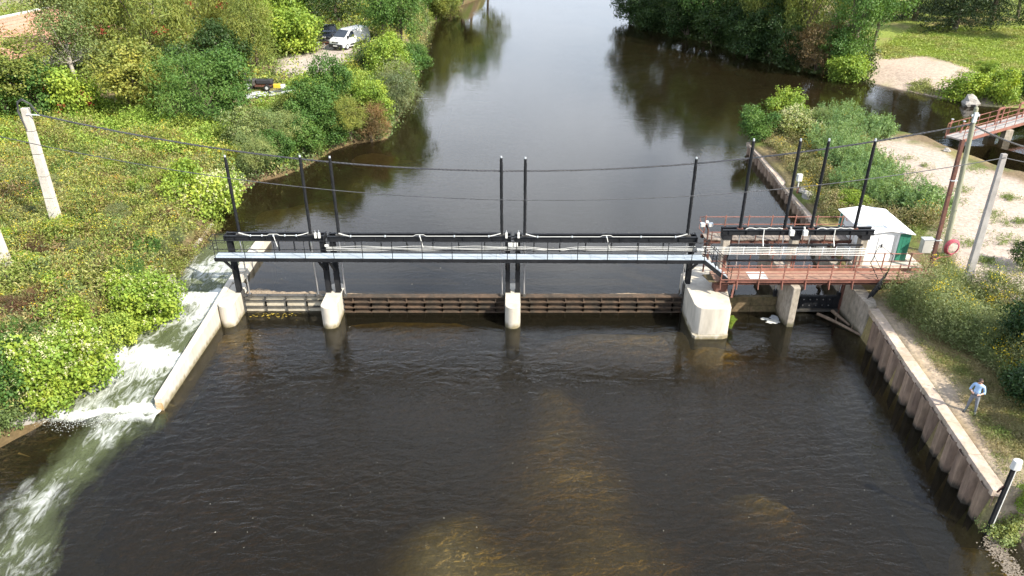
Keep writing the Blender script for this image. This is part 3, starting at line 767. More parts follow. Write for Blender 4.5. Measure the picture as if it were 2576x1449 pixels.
# ------------------------------------------------------------------ lifting gantries
YB = 37.2
def gantry(label, x0, x1, zb, s0, s1, ztop, posts, rods_to=1.1, pipe=True):
    t = thing('lifting_gantry', label, 'gantry', ((x0 + x1) / 2, YB, PT))
    for x in (x0, x1):
        c = build('column', MB().hbeam((x, YB, PT), (x, YB, zb - .16), .26, .34, .035, up=(0, 1, 0)).box(x - .13, x + .13, YB - .03, YB + .03, PT, zb - .17), 'black_steel', t)
        build('base_plate', MB().box(x - .17, x + .17, YB - .22, YB + .22, PT, PT + .025), 'dark_steel', c)
    for yy, nm in ((YB - .2, 'front_beam'), (YB + .24, 'rear_beam')):
        b_ = build(nm, MB().hbeam((x0 - .2, yy, zb), (x1 + .2, yy, zb), .16, .30, .025), 'black_steel', t)
        if nm == 'front_beam':
            for k in range(6):
                xx = x0 + (x1 - x0) * (k + .5) / 6
                build('stiffener', MB().box(xx - .012, xx + .012, yy - .079, yy + .079, zb - .122, zb + .122), 'black_steel', b_)
    for x in (x0 - .17, x1 + .17):
        build('end_plate', MB().box(x - .02, x + .02, YB - .34, YB + .38, zb - .16, zb + .17), 'black_steel', t)
    for x in (s0, s1):
        m_ = build('spindle_tube', MB().tube([(x, YB, zb + .12), (x, YB, ztop - .35), (x, YB, ztop - .34), (x, YB, ztop)], [.085, .085, .075, .075], 12), 'black_steel', t, smooth=True)
        build('cap', MB().tube([(x, YB, ztop), (x, YB, ztop + .09)], .05, 8), 'galvanised', m_)
        build('gear_box', MB().box(x - .17, x + .17, YB - .16, YB + .16, zb + .02, zb + .19, .05), 'dark_steel', t)
        build('lifting_rod', MB().tube([(x, YB - .12, rods_to), (x, YB - .12, zb - .05)], .042, 10), 'bright_rod', t, smooth=True)
        build('rod_clevis', MB().box(x - .09, x + .09, YB - .24, YB - .02, rods_to - .12, rods_to + .12), 'dark_steel', t)
        sg = 1 if x == s0 else -1
        mb = MB()
        for yy in (-.2, -.27):
            mb.tube([(x + sg * .05, YB + yy, zb + .34), (x + sg * .35, YB + yy, zb + .24), (x + sg * .62, YB + yy - .05, zb + .20)], .013, 6)
        build('stay', mb, 'white_pipe', t)
    if pipe:
        mid = (s0 + s1) / 2
        mb = MB().tube([(s0 + .6, YB - .3, zb + .20), (mid - .35, YB - .3, zb + .20), (mid - .22, YB - .3, zb + .28), (mid + .22, YB - .3, zb + .28), (mid + .35, YB - .3, zb + .20), (s1 - .6, YB - .3, zb + .20)], .016, 8)
        cp = build('conduit', mb, 'white_pipe', t)
        build('drop_pipe', MB().tube([(mid, YB - .31, zb + .26), (mid + .06, YB - .36, zb), (mid + .16, YB - .4, zb - .42)], .022, 6), 'white_pipe', cp)
        for k in range(5):
            xx = s0 + .7 + (s1 - s0 - 1.4) * k / 4
            build('clip', MB().box(xx - .03, xx + .03, YB - .345, YB - .255, zb + .155, zb + .245), 'galvanised', cp)
    for x in posts:
        build('tray_hanger', MB().box(x - .035, x + .035, YB - .29, YB - .24, zb - .72, zb - .18), 'black_steel', t)
    return t
gA = gantry('black lifting gantry standing over the short beige gate with two spindle tubes', -15.55, -10.45, 4.72, -14.95, -11.05, 9.25, [-12.8, -11.95, -11.1])
gB = gantry('black lifting gantry over the long rusty gate next to the short bay', -9.90, -.24, 4.68, -9.50, -.56, 9.2, [-8.6 + k * 1.42 for k in range(6)])
gC = gantry('black lifting gantry standing over the long rusty gate beside the broad pier', .32, 9.95, 4.64, .70, 9.62, 9.15, [1.2 + k * 1.42 for k in range(6)])
for g, x in ((gA, -10.7), (gA, -10.5), (gB, -.30), (gC, .36)):
    sw = build('limit_switch', MB().box(x - .06, x + .06, YB - .36, YB - .26, 4.78, 5.08), 'white_pipe', g)
    build('antenna', MB().tube([(x, YB - .31, 5.08), (x, YB - .31, 5.22)], .015, 6), 'galvanised', sw)
for x in (-.09, .20):
    build('junction_box', MB().box(x - .12, x + .12, YB - .42, YB - .30, 4.30, 4.50, .015), 'white_pipe', gB if x < 0 else gC, bevel=.01)
build('junction_box', MB().box(-10.25, -10.05, YB - .42, YB - .32, 4.30, 4.40), 'white_pipe', gB)
build('coupling_shaft', MB().tube([(-.18, YB, 4.72), (.22, YB, 4.72)], .05, 8).tube([(-.18, YB - .2, 4.66), (.22, YB - .2, 4.66)], .045, 8), 'black_steel', gB)

# cable tray with white conduits
t = thing('cable_tray', 'run of parallel white plastic conduits strung behind the grey walkway rail', 'cable tray', (0, 36.75, 4.2))
for k in range(4):
    zz_ = 4.06 + .075 * (k % 4); yy = 36.80 + .03 * (k % 2)
    pts = [(-10.2 + i * .4, yy, zz_ + .02 * math.sin(i * .8 + k)) for i in range(26)]
    if k == 3: pts = [(x, y, z + .03 * math.sin(x * 2)) for x, y, z in pts]
    pts += [(.45 + i * .4, yy - .02, zz_ + (.16 * math.exp(-((i * .4 - 1.9) / .9) ** 2) * -1 if k > 1 else 0) + .015 * math.sin(i * .7 + k)) for i in range(25)]
    build('conduit', MB().tube(pts, .012, 6), 'white_pipe', t)
for k in range(5):
    zz_ = 3.88 + .10 * k
    build('conduit', MB().tube([(10.35, 36.62, zz_ + .12), (11.0, 36.60, zz_ + .08), (14, 36.58, zz_ + .05), (19.4, 36.55, zz_)], .018, 6), 'white_pipe', t)
for k in range(12):
    x = 11.2 + k * .72
    build('conduit_clip', MB().box(x - .02, x + .02, 36.585, 36.61, 3.90, 4.38), 'galvanised', t)
build('tray_rail', MB().box(-10.2, 10.2, 36.84, 36.90, 4.02, 4.045), 'dark_steel', t)
build('splice_box', MB().box(10.1, 10.45, 36.5, 36.7, 4.10, 4.24), 'white_pipe', t)

# ------------------------------------------------------------------ grey walkway
WZ, WX0, WX1 = 4.02, -16.05, 10.32
def wy(x): return 35.92 - .30 * (x - WX0) / (WX1 - WX0)          # front edge
t = thing('grey_walkway', 'long grey steel grating walkway with thin dark handrail across the gates', 'walkway', (-3, 36, WZ))
build('edge_beam', MB().bar((WX0, wy(WX0), WZ - .09), (WX1, wy(WX1), WZ - .09), .05, .20), 'black_steel', t)
build('rear_beam', MB().bar((WX0, wy(WX0) + .74, WZ - .09), (WX1, wy(WX1) + .74, WZ - .09), .05, .20), 'black_steel', t)
pm = None; NP = 26; pw = (WX1 - WX0) / NP
for k in range(NP):
    if pm is None:
        mb = MB()
        for j in range(19): mb.box(.01, pw - .012, .035 + j * .0365, .035 + j * .0365 + .023, -.03, 0)
        for j in range(6): mb.box(.01 + j * (pw - .04) / 5, .022 + j * (pw - .04) / 5, .03, .72, -.028, -.004)
        mb.box(.0, .012, .03, .72, -.034, .004)
        pm = mesh_of(mb, 'grating', name='grating_panel')
    o = bpy.data.objects.new('grating_panel', pm); C.objects.link(o); o.parent = t
    x = WX0 + k * pw; o.location = Vector((x, wy(x), WZ + .006)) - wloc(t)
posts = [-15.95 + k * 1.62 for k in range(4)] + [-9.55, -8.0, -6.4, -4.8, -3.2, -1.6, -.25, .25, 1.9, 3.5, 5.1, 6.7, 8.3, 9.6, 10.28]
for x in posts:
    build('rail_post', MB().tube([(x, wy(x) - .035, WZ - .1), (x, wy(x) - .035, WZ + 1.05)], .021, 6), 'black_steel', t)
def rail(xa, xb, z, nm='handrail'):
    build(nm, MB().tube([(xa, wy(xa) - .035, z), (xb, wy(xb) - .035, z)], .021, 6), 'black_steel', t)
rail(-16.05, 10.28, WZ + 1.05); rail(-15.95, 10.28, WZ + .55, 'mid_rail')
ya = wy(-16)
for z in (1.05, .55):
    build('end_rail', MB().tube([(-16.05, ya - .035, WZ + z), (-16.22, ya + .05, WZ + z), (-16.22, ya + .70, WZ + z), (-16.1, ya + .78, WZ + z), (-15.5, ya + .78, WZ + z)], .02, 6), 'black_steel', t)
build('rail_post', MB().tube([(-16.1, ya + .78, WZ - .1), (-16.1, ya + .78, WZ + 1.05)], .02, 6), 'black_steel', t)
for x in (-15.55, -10.45, -9.90, -.24, .32, 9.95):
    yf = wy(x)
    mb = MB().bar((x, yf + .02, WZ - .22), (x, YB - .17, WZ - .22), .09, .09).bar((x, yf + .12, WZ - .24), (x, YB - .18, WZ - 1.25), .10, .12)
    build('bracket', mb, 'black_steel', t)
# stair down to the red footbridge
t = thing('steel_stair', 'short black steel stair with galvanised treads from grey walkway to red footbridge', 'stair', (11, 36, 2.7))
DZ = 2.70
A0, A1 = Vector((10.30, 35.98, WZ - .10)), Vector((11.75, 35.98, DZ + .06))
for yy in (-.30, .36):
    build('stringer', MB().bar(A0 + Vector((0, yy, 0)), A1 + Vector((0, yy, 0)), .04, .22), 'black_steel', t)
for k in range(6):
    p = A0.lerp(A1, (k + .6) / 6.4)
    build('tread', MB().box(p.x - .12, p.x + .12, p.y - .28, p.y + .34, p.z + .05, p.z + .085), 'galvanised', t)
for yy in (-.30, .36):
    pts = [A0 + Vector((0, yy, 1.15)), A1 + Vector((0, yy, 1.0)), A1 + Vector((.12, yy, .8)), A1 + Vector((.12, yy, .0))]
    build('handrail', MB().tube(pts, .022, 6).tube([A0 + Vector((0, yy, .62)), A1 + Vector((.1, yy, .5))], .018, 6), 'black_steel', t)
    build('rail_post', MB().tube([A0.lerp(A1, .45) + Vector((0, yy, 0)), A0.lerp(A1, .45) + Vector((0, yy, 1.1))], .02, 6), 'black_steel', t)

# ------------------------------------------------------------------ red footbridge
t = thing('red_footbridge', 'rust red steel footbridge with pipe railings leading to the white shed', 'footbridge', (17, 36.4, DZ))
RX0, RX1, RY0, RY1 = 11.05, 23.0, 35.72, 37.08
xs_ = [RX0 + (RX1 - RX0) * k / 8 for k in range(9)]
for k in range(8):
    m_ = 'white_plate' if False else 'red_deck'
    build('deck_plate', MB().box(xs_[k] + .006, xs_[k + 1] - .006, RY0 + .06, RY1 - .06, DZ - .03, DZ + RN.uniform(-.002, .004)), m_, t)
build('cover_plate', MB().box(13.05, 14.05, RY0 + .09, RY1 - .2, DZ + .008, DZ + .02), 'white_plate', t, label='pale grey cover plate')
for yy, nm in ((RY0, 'front_toe_board'), (RY1, 'rear_toe_board')):
    build(nm, MB().box(RX0 + .25, RX1, yy - .025, yy + .025, DZ - .05, DZ + .14), 'red_paint', t)
for yy in (RY0 + .16, RY1 - .16):
    build('girder', MB().hbeam((RX0, yy, DZ - .14), (RX1, yy, DZ - .14), .12, .20, .02), 'rust_beam', t)
fx = [11.35, 12.25, 13.42, 14.72, 15.98, 17.28, 18.55, 20.9, 22.3]
for x in fx:
    pbm = build('rail_post', MB().bar((x, RY0 - .06, DZ - .12), (x, RY0 - .06, DZ + 1.06), .055, .055), 'red_paint', t)
    if x < 19:
        build('outrigger', MB().add([(x - .02, RY0 + .3, DZ - .13), (x - .02, RY0 - .09, DZ - .05), (x - .02, RY0 - .16, DZ - .42), (x - .02, RY0 - .10, DZ - .44), (x + .02, RY0 + .3, DZ - .13), (x + .02, RY0 - .09, DZ - .05), (x + .02, RY0 - .16, DZ - .42), (x + .02, RY0 - .10, DZ - .44)],
              [(3, 2, 1, 0), (4, 5, 6, 7), (0, 1, 5, 4), (1, 2, 6, 5), (2, 3, 7, 6), (3, 0, 4, 7)]), 'red_paint', pbm)
rx = [11.9, 13.25, 14.5, 15.75, 17.1, 18.35, 19.1, 20.7, 22.2]
for x in rx: build('rail_post', MB().bar((x, RY1 + .03, DZ - .1), (x, RY1 + .03, DZ + 1.06), .055, .055), 'red_paint', t)
for yy, xa in ((RY0 - .06, 11.35), (RY1 + .03, 11.0)):
    for z in (1.0, .55, .16):
        if z == .16 and yy > 36: continue
        build('pipe_rail', MB().tube([(xa, yy + (.04 if yy > 36 else -.04), DZ + z), (RX1 - .2 if yy > 36 else 22.3, yy + (.04 if yy > 36 else -.04), DZ + z)], .026, 7), 'red_paint', t)
build('support_post', MB().bar((12.0, RY0 - .28, 1.86), (12.12, RY0 - .05, DZ - .1), .09, .09), 'red_paint', t)
build('support_block', MB().box(11.2, 11.95, 36.1, 36.75, 1.85, DZ - .25, .08), 'rust_beam', t)
build('end_plate', MB().add([(10.75, 35.75, DZ - .02), (11.35, 35.75, DZ - .02), (11.35, 36.7, DZ - .02), (10.55, 36.6, DZ - .02), (10.75, 35.75, DZ - .05), (11.35, 35.75, DZ - .05), (11.35, 36.7, DZ - .05), (10.55, 36.6, DZ - .05)], [(0, 1, 2, 3), (7, 6, 5, 4), (0, 4, 5, 1), (1, 5, 6, 2), (2, 6, 7, 3), (3, 7, 4, 0)]), 'mossy_gate', t)
for x in (15.5,):
    build('knee_brace', MB().bar((x + .45, 36.3, DZ - .24), (x + .2, 36.0, 2.0), .09, .09), 'red_paint', t)
build('landing_plate', MB().prism([(22.9, RY0 - .1), (24.0, RY0 - .05), (23.5, RY1 + .1), (22.9, RY1 + .1)], DZ - .10, DZ - .04), 'rust_beam', t)
# black anti-climb guard at the abutment
t = thing('climb_guard', 'black fan of steel spikes guarding the footbridge beside the abutment', 'guard', (19.9, 35.6, 1.6))
for k in range(11):
    s_ = k / 10
    a = Vector((20.22 - .10 * s_, 35.60 + .1 * s_, 3.35 - 1.05 * s_)); b_ = a + Vector((-.95, -.55, -1.05 + .1 * s_))
    build('spike', MB().tube([a, b_], .017, 5), 'black_steel', t)
build('spine', MB().bar((20.28, 35.58, 3.6), (20.12, 35.72, 2.2), .05, .05), 'black_steel', t)
build('frame', MB().tube([(20.12, 35.72, 2.5), (19.75, 36.6, 3.4), (19.95, 36.5, 4.55), (20.55, 36.0, 4.15), (20.28, 35.58, 3.4)], .022, 6).tube([(20.28, 35.58, 3.4), (19.75, 36.6, 3.2)], .02, 6).tube([(20.2, 35.6, 3.0), (19.8, 36.55, 3.9)], .018, 6), 'black_steel', t)
build('mesh_panel', MB().tube([(19.8, 36.55, 2.9), (20.3, 35.9, 3.5)], .015, 5).tube([(19.8, 36.5, 2.75), (20.25, 35.8, 3.0)], .015, 5), 'black_steel', t)

# ------------------------------------------------------------------ right gantry on concrete columns
t = thing('old_gantry', 'black lifting gantry on three weathered concrete columns over the old sluice gates', 'gantry', (15.6, 37.35, 1.9))
GY, GZ = 37.38, 4.98
for x, zb_ in ((11.82, 1.86), (15.62, 2.4), (19.42, 1.95)):
    build('concrete_column', MB().box(x - .2, x + .2, GY - .22, GY + .24, zb_, GZ - .42, .03), 'old_concrete', t)
    build('bearing_block', MB().box(x - .24, x + .24, GY - .27, GY + .28, GZ - .42, GZ - .17), 'black_steel', t)
    build('tie_plate', MB().box(x - .035, x + .035, GY - .245, GY - .221, 2.9, 3.6), 'red_paint', t)
for yy, nm in ((GY - .17, 'front_beam'), (GY + .22, 'rear_beam')):
    fb = build(nm, MB().hbeam((11.55, yy, GZ), (19.85, yy, GZ), .16, .30, .025), 'black_steel', t)
    if yy < GY:
        for k in range(9):
            xx = 11.9 + k * .95
            build('stiffener', MB().box(xx - .012, xx + .012, yy - .079, yy + .079, GZ - .122, GZ + .122), 'black_steel', fb)
for k, x in enumerate((12.52, 14.95, 16.42, 18.82)):
    m_ = build('spindle_tube', MB().tube([(x, GY, GZ + .1), (x, GY, 9.72), (x, GY, 9.73), (x, GY, 10.05)], [.085, .085, .075, .075], 12), 'black_steel', t, smooth=True)
    build('cap', MB().tube([(x, GY, 10.05), (x, GY, 10.17)], .05, 8), 'galvanised', m_)
    build('gear_box', MB().box(x - .16, x + .16, GY - .15, GY + .15, GZ + .02, GZ + .17, .04), 'rust_beam', t)
    zt_ = 1.35 if k < 2 else 1.2
    build('lifting_rod', MB().tube([(x, GY - .1, GZ - .05), (x + (.1 if k < 2 else -.1), GY - .16, zt_)], .035, 8), 'bright_rod', t)
    build('rod_clevis', MB().box(x + (.1 if k < 2 else -.1) - .1, x + (.1 if k < 2 else -.1) + .1, GY - .27, GY - .06, zt_ - .38, zt_ + .05, .02), 'black_steel', t)
for a_, b_ in ((12.75, 14.75), (16.65, 18.6)):
    pts = []
    for k in range(12):
        f = k / 11
        pts.append((a_ + (b_ - a_) * f, GY - .24 + .02 * math.sin(k), GZ + .19 + .07 * abs(math.sin(k * 1.1))))
    for o_ in (0, .045):
        build('conduit', MB().tube([(x, y - o_, z + o_) for x, y, z in pts], .018, 6), 'white_pipe', t)
    m2_ = (a_ + b_) / 2
    build('drop_pipe', MB().tube([(m2_, GY - .3, GZ + .2), (m2_, GY - .33, GZ - .3), (m2_ - .05, GY - .7, GZ - .62)], .028, 6), 'white_pipe', t)
for x in (15.28, 16.02):
    build('motor', MB().box(x - .13, x + .13, GY - .42, GY - .2, GZ - .12, GZ + .16, .03).tube([(x - .05, GY - .3, GZ + .16), (x - .1, GY - .3, GZ + .36)], .05, 7), 'white_pipe', t)
for zz_, xa, xb in ((4.28, 12.05, 19.3), (3.35, 11.95, 18.9)):
    build('cross_bar', MB().bar((xa, GY - .33, zz_), (xb, GY - .33, zz_), .07, .09), 'black_steel', t)
build('corner_bar', MB().bar((12.02, GY - .33, 4.28), (11.95, GY - .33, 3.35), .07, .07), 'black_steel', t)
for k in range(7):
    x = 12.9 + k * .95
    build('hanger', MB().bar((x, GY - .36, 4.24), (x, GY - .36, 3.75), .05, .03), 'black_steel', t)
# plank bridge behind
t = thing('plank_bridge', 'weathered wooden plank bridge with rust red railing behind the old gantry', 'footbridge', (15.5, 40.6, 3.2))
BZ = 3.25; BY0, BY1 = 40.05, 41.05
for yy in (BY0 + .1, BY1 - .1): build('girder', MB().hbeam((11.4, yy, BZ - .16), (20.2, yy, BZ - .16), .12, .20, .02), 'rust_beam', t)
n_ = 38
for k in range(n_):
    x = 11.5 + k * .225
    build('plank', MB().box(x, x + .208, BY0 + RN.uniform(-.03, .03), BY1 + RN.uniform(-.03, .03), BZ - .05, BZ + RN.uniform(-.008, .01)), 'old_wood', t)
for x in (11.6, 12.8, 14.2, 15.6, 17.0, 18.3, 19.8):
    build('rail_post', MB().bar((x, BY1 + .05, BZ - .2), (x + .05, BY1 + .1, BZ + 1.1), .055, .055), 'red_paint', t)
    build('rail_post', MB().bar((x + .2, BY0 - .04, BZ - .25), (x + .2, BY0 - .04, BZ + .55), .05, .05), 'rust_beam', t)
for z in (1.0, .52):
    build('pipe_rail', MB().tube([(11.35, BY0 + .1, BZ + z - .15), (11.15, BY0 + .5, BZ + z), (11.3, BY1 + .1, BZ + z), (20.0, BY1 + .1, BZ + z), (20.15, BY1 + .1, BZ + z - .25)], .026, 7), 'red_paint', t)
build('pipe_rail', MB().tube([(11.6, BY0 - .04, BZ + .5), (20.0, BY0 - .04, BZ + .5)], .022, 7), 'red_paint', t)
for x, zb_ in ((11.75, 1.85), (15.5, 2.4), (19.3, 1.9)):
    for yy in (BY0 + .1, BY1 - .1): build('support_leg', MB().bar((x, yy, zb_), (x, yy, BZ - .26), .14, .14), 'rust_beam', t)
# flood lamps
t = thing('flood_lamp', 'pair of small grey flood lamps on a thin mast by the plank bridge', 'lamp', (11.15, 38.6, 1.86))
build('mast', MB().tube([(11.15, 38.6, 1.86), (11.15, 38.6, 4.5), (10.95, 38.5, 4.85)], .05, 7), 'rust_beam', t)
for sx in (-1, 1):
    lb = build('lamp_head', MB().box(10.95 + sx * .22 - .13, 10.95 + sx * .22 + .13, 38.28, 38.5, 4.82, 5.02, .03), 'galvanised', t)
    build('lens', MB().box(10.95 + sx * .22 - .11, 10.95 + sx * .22 + .11, 38.265, 38.279, 4.84, 5.0), 'lamp_lens', lb)
build('bird_box', MB().box(10.9, 11.05, 38.35, 38.5, 5.03, 5.14), 'white_pipe', t)
# ------------------------------------------------------------------ poles and overhead cables
def conc_pole(label, base, top, wb, wt, mname='pole_concrete', steps=6):
    t = thing('utility_pole', label, 'pole', tuple(base))
    base, top = Vector(base), Vector(top)
    for k in range(steps):
        a = base.lerp(top, k / steps); b_ = base.lerp(top, (k + 1) / steps - .004)
        wa = wb + (wt - wb) * k / steps; w2 = wb + (wt - wb) * (k + 1) / steps
        mb = MB()
        for sx, ex in ((0, a), (1, b_)): pass
        q = lambda p, w: [(p.x - w / 2, p.y - w * .36, p.z), (p.x + w / 2, p.y - w * .36, p.z), (p.x + w / 2, p.y + w * .36, p.z), (p.x - w / 2, p.y + w * .36, p.z)]
        mb.add(q(a, wa) + q(b_, w2), [(3, 2, 1, 0), (4, 5, 6, 7)] + [(i, (i + 1) % 4, 4 + (i + 1) % 4, 4 + i) for i in range(4)])
        build('shaft_length', mb, mname, t, bevel=.02)
    return t
pb = ground_at(152, 590, zl); pt_ = PY(62, 270, pb.y)
poleL = conc_pole('pale square concrete pole with a cable loop at its head among left weeds', (pb.x, pb.y, pb.z - .3), pt_, .62, .40)
p2 = ground_at(30, 706, zl); p2t = Vector((p2.x - .25, p2.y + .1, p2.z + 9.2))
conc_pole('pale concrete pole leaning beside the bushes on the left meadow', (p2.x, p2.y, p2.z - .3), p2t, .62, .40)
pw_ = ground_at(2376, 640, zr); pwt = PY(2456, 272, pw_.y)
t = thing('wooden_pole', 'greenish round wooden utility pole with grey insulator bracket on the sandy spit', 'pole', (pw_.x, pw_.y, pw_.z - .3))
build('shaft', MB().tube([(pw_.x, pw_.y, pw_.z - .3), Vector((pw_.x, pw_.y, pw_.z)).lerp(pwt, .5), pwt, pwt + Vector((0, 0, .12))], [.17, .15, .12, .02], 12), 'pole_wood', t, smooth=True)
build('insulator_bracket', MB().box(pwt.x - .22, pwt.x + .22, pwt.y - .16, pwt.y - .10, pwt.z - .42, pwt.z - .30).box(pwt.x - .1, pwt.x + .1, pwt.y - .2, pwt.y - .1, pwt.z - .75, pwt.z - .2), 'galvanised', t)
sb = P(2339, 686, 2.2); stp = PY(2424, 352, sb.y)
t = thing('rusty_post', 'tall rusty steel channel post strapped against the wooden pole', 'post', (sb.x, sb.y, 2.0))
build('web', MB().bar((sb.x, sb.y, 2.0), stp, .17, .05, up=(0, 1, 0)), 'rust_beam', t)
for sx in (-1, 1): build('flange', MB().bar((sb.x + sx * .085, sb.y + .06, 2.0), stp + Vector((sx * .085, .06, 0)), .02, .16, up=(0, 1, 0)), 'rust_beam', t)
for f in (.28, .72): build('strap', MB().box(*(lambda q: (q.x - .12, q.x + .22, q.y - .06, q.y + .2, q.z - .02, q.z + .02))(Vector((sb.x, sb.y, 2.0)).lerp(stp, f))), 'galvanised', t)
pc_ = ground_at(2420, 752, zr); pct = PY(2527, 385, pc_.y)
conc_pole('grey square concrete pole rising from tall weeds beside the red footbridge', (pc_.x, pc_.y, pc_.z - .3), pct, .40, .26, 'grey_concrete', 1)

def twisted(name, label, pts, r, strands, pitch, hang):
    t = thing(name, label, 'cable', tuple(pts[0]))
    dense = []
    for a, b_, sag in hang:
        a, b_ = Vector(a), Vector(b_); n_ = max(12, int((b_ - a).length / .22))
        for k in range(n_):
            f = k / n_; p = a.lerp(b_, f); p.z -= 4 * sag * f * (1 - f); dense.append(p)
    dense.append(Vector(hang[-1][1]))
    acc = 0.0; ph = [0.0]
    for i in range(1, len(dense)): acc += (dense[i] - dense[i - 1]).length; ph.append(acc)
    for s_ in range(strands):
        path = []
        for p, q in zip(dense, ph):
            an = q / pitch * 2 * math.pi + s_ * 2 * math.pi / strands
            path.append(p + Vector((0, math.cos(an), math.sin(an))) * (r * 1.05 if strands > 1 else 0))
        build('strand', MB().tube(path, r, 5), 'cable_black', t)
    return t
lp = pt_ + Vector((.75, 0, -.45)); mid = PY(1290, 441, 40.5)
rp_ = pwt + Vector((-.1, -.12, -.85))
chord = lp.lerp(rp_, (mid.x - lp.x) / (rp_.x - lp.x)); f_ = (mid.x - lp.x) / (rp_.x - lp.x)
sag1 = (chord.z - mid.z) / (4 * f_ * (1 - f_))
far_r = PY(2700, 392, 46)
twisted('twisted_cable', 'thick twisted black overhead cable slung from pale pole to wooden pole', [lp], .03, 3, .75, [(lp, rp_, sag1), (rp_, far_r, .35)])
t = thing('cable_loop', 'black cable loop curling over the head of the pale pole', 'cable', tuple(pt_))
for k in range(2):
    o_ = .07 * k
    build('strand', MB().tube([pt_ + Vector(v) for v in ((-.15, -.2, -1.3), (-.28 - o_, -.2, -.2), (-.2, -.2, .30 + o_), (.10, -.2, .46 + o_), (.45 + o_, -.2, .25), (.6 + o_, -.15, -.15), (.75, 0, -.45))], .03, 6), 'cable_black', t)
build('hook', MB().bar(pt_ + Vector((.1, -.2, -.35)), pt_ + Vector((.75, -.02, -.45)), .06, .05), 'galvanised', t)
lp2 = p2t + Vector((.1, -.2, -.4)); mid2 = PY(1290, 457, 38.5); rp2 = pct + Vector((0, -.12, -.2))
f_ = (mid2.x - lp2.x) / (rp2.x - lp2.x); sag2 = (lp2.lerp(rp2, f_).z - mid2.z) / (4 * f_ * (1 - f_))
twisted('thin_cable', 'thin black overhead cable sagging just below the twisted one', [lp2], .022, 1, .5, [(lp2, rp2, sag2), (rp2, PY(2700, 420, 38), .1)])

# ------------------------------------------------------------------ shed, cabinet, hose
def zq(x, y): return ((2800 + x / 2.862) / 1.5528, (820 + y / 2.862) / 1.5528)
SZ = 2.30; SX0, SX1, SY0, SY1 = 20.35, 23.05, 39.05, 42.6
SEV = 4.05
t = thing('metal_shed', 'white metal garden shed with dark green corner panels on a concrete pad', 'shed', (21.7, 40.8, SZ))
build('concrete_pad', MB().box(SX0 - .5, SX1 + .75, SY0 - .75, SY1 + .2, 1.5, SZ - .01), 'concrete', t)
build('rear_wall', MB().box(SX0, SX1, SY1 - .04, SY1, SZ, SEV), 'shed_white', t)
for nm, xx in (('side_wall', SX0), ('side_wall', SX1 - .04)):
    for k in range(6):
        ya = SY0 + .045 + k * (SY1 - SY0 - .09) / 6; yb = ya + (SY1 - SY0 - .09) / 6 - .015
        build('wall_panel', MB().box(xx, xx + .04, ya, yb, SZ, SEV), 'shed_green' if k in (0, 5) else 'shed_white', t)
g = (SX0 + SX1) / 2
build('front_wall', MB().box(SX0 + .75, SX1 - .66, SY0, SY0 + .04, SZ, SEV), 'shed_white', t)
for k in range(3):
    xa = SX1 - .65 + k * .217
    build('green_panel', MB().box(xa, xa + .205, SY0 - .01, SY0 + .04, SZ, SEV), 'shed_green', t)
    xa = SX0 + k * .25
    build('wall_panel', MB().box(xa, xa + .238, SY0 - .01, SY0 + .04, SZ, SEV), 'shed_white', t)
dr = build('door', MB().box(SX0 + .85, SX1 - .98, SY0 - .035, SY0 - .004, SZ + .06, SEV - .12), 'shed_white', t)
build('handle', MB().box(SX0 + 1.05, SX0 + 1.12, SY0 - .07, SY0 - .036, SZ + 1.0, SZ + 1.14).box(SX0 + 1.02, SX0 + 1.16, SY0 - .06, SY0 - .036, SZ + .93, SZ + .98), 'bumper_black', dr)
build('door_post', MB().box(SX1 - .92, SX1 - .80, SY0 - .03, SY0 - .002, SZ + .02, SEV - .05), 'white_pipe', t)
rz = SEV + .24
for sx in (-1, 1):
    xe = SX0 - .12 if sx < 0 else SX1 + .12
    mb = MB().add([(g, SY0 - .18, rz), (xe, SY0 - .18, SEV + .01), (xe, SY1 + .18, SEV + .01), (g, SY1 + .18, rz), (g, SY0 - .18, rz + .035), (xe, SY0 - .18, SEV + .05), (xe, SY1 + .18, SEV + .05), (g, SY1 + .18, rz + .035)],
                  [(3, 2, 1, 0), (4, 5, 6, 7), (0, 1, 5, 4), (1, 2, 6, 5), (2, 3, 7, 6), (3, 0, 4, 7)])
    build('roof_slope', mb, 'shed_white', t)
build('ridge_cap', MB().bar((g, SY0 - .18, rz + .045), (g, SY1 + .18, rz + .045), .14, .03), 'shed_white', t)
build('gable', MB().add([(SX0, SY0 + .02, SEV), (SX1, SY0 + .02, SEV), (g, SY0 + .02, rz), (SX0, SY0 + .05, SEV), (SX1, SY0 + .05, SEV), (g, SY0 + .05, rz)], [(0, 1, 2), (5, 4, 3), (0, 3, 4, 1), (1, 4, 5, 2), (2, 5, 3, 0)]), 'shed_white', t)
q = PY(2332, 618, 38.6); 
t = thing('control_cabinet', 'grey metal control cabinet clamped to the rusty post near the shed', 'cabinet', (q.x, q.y, q.z - .5))
build('case', MB().box(q.x - .33, q.x + .25, q.y - .15, q.y + .2, q.z - .42, q.z + .42), 'cabinet_grey', t, bevel=.02)
build('door', MB().box(q.x - .30, q.x + .22, q.y - .175, q.y - .152, q.z - .38, q.z + .38), 'cabinet_grey', t)
build('roof', MB().box(q.x - .36, q.x + .28, q.y - .19, q.y + .22, q.z + .42, q.z + .46), 'galvanised', t)
for k in range(4): build('cable_gland', MB().tube([(q.x + .25, q.y, q.z + .25 - k * .16), (q.x + .42, q.y - .02, q.z + .25 - k * .16)], .03, 6), 'bright_rod', t)
build('clamp', MB().box(q.x + .25, q.x + .62, q.y + .02, q.y + .06, q.z + .3, q.z + .35).box(q.x + .25, q.x + .60, q.y + .02, q.y + .06, q.z - .35, q.z - .30), 'galvanised', t)
hz = zr(pw_.x, pw_.y)
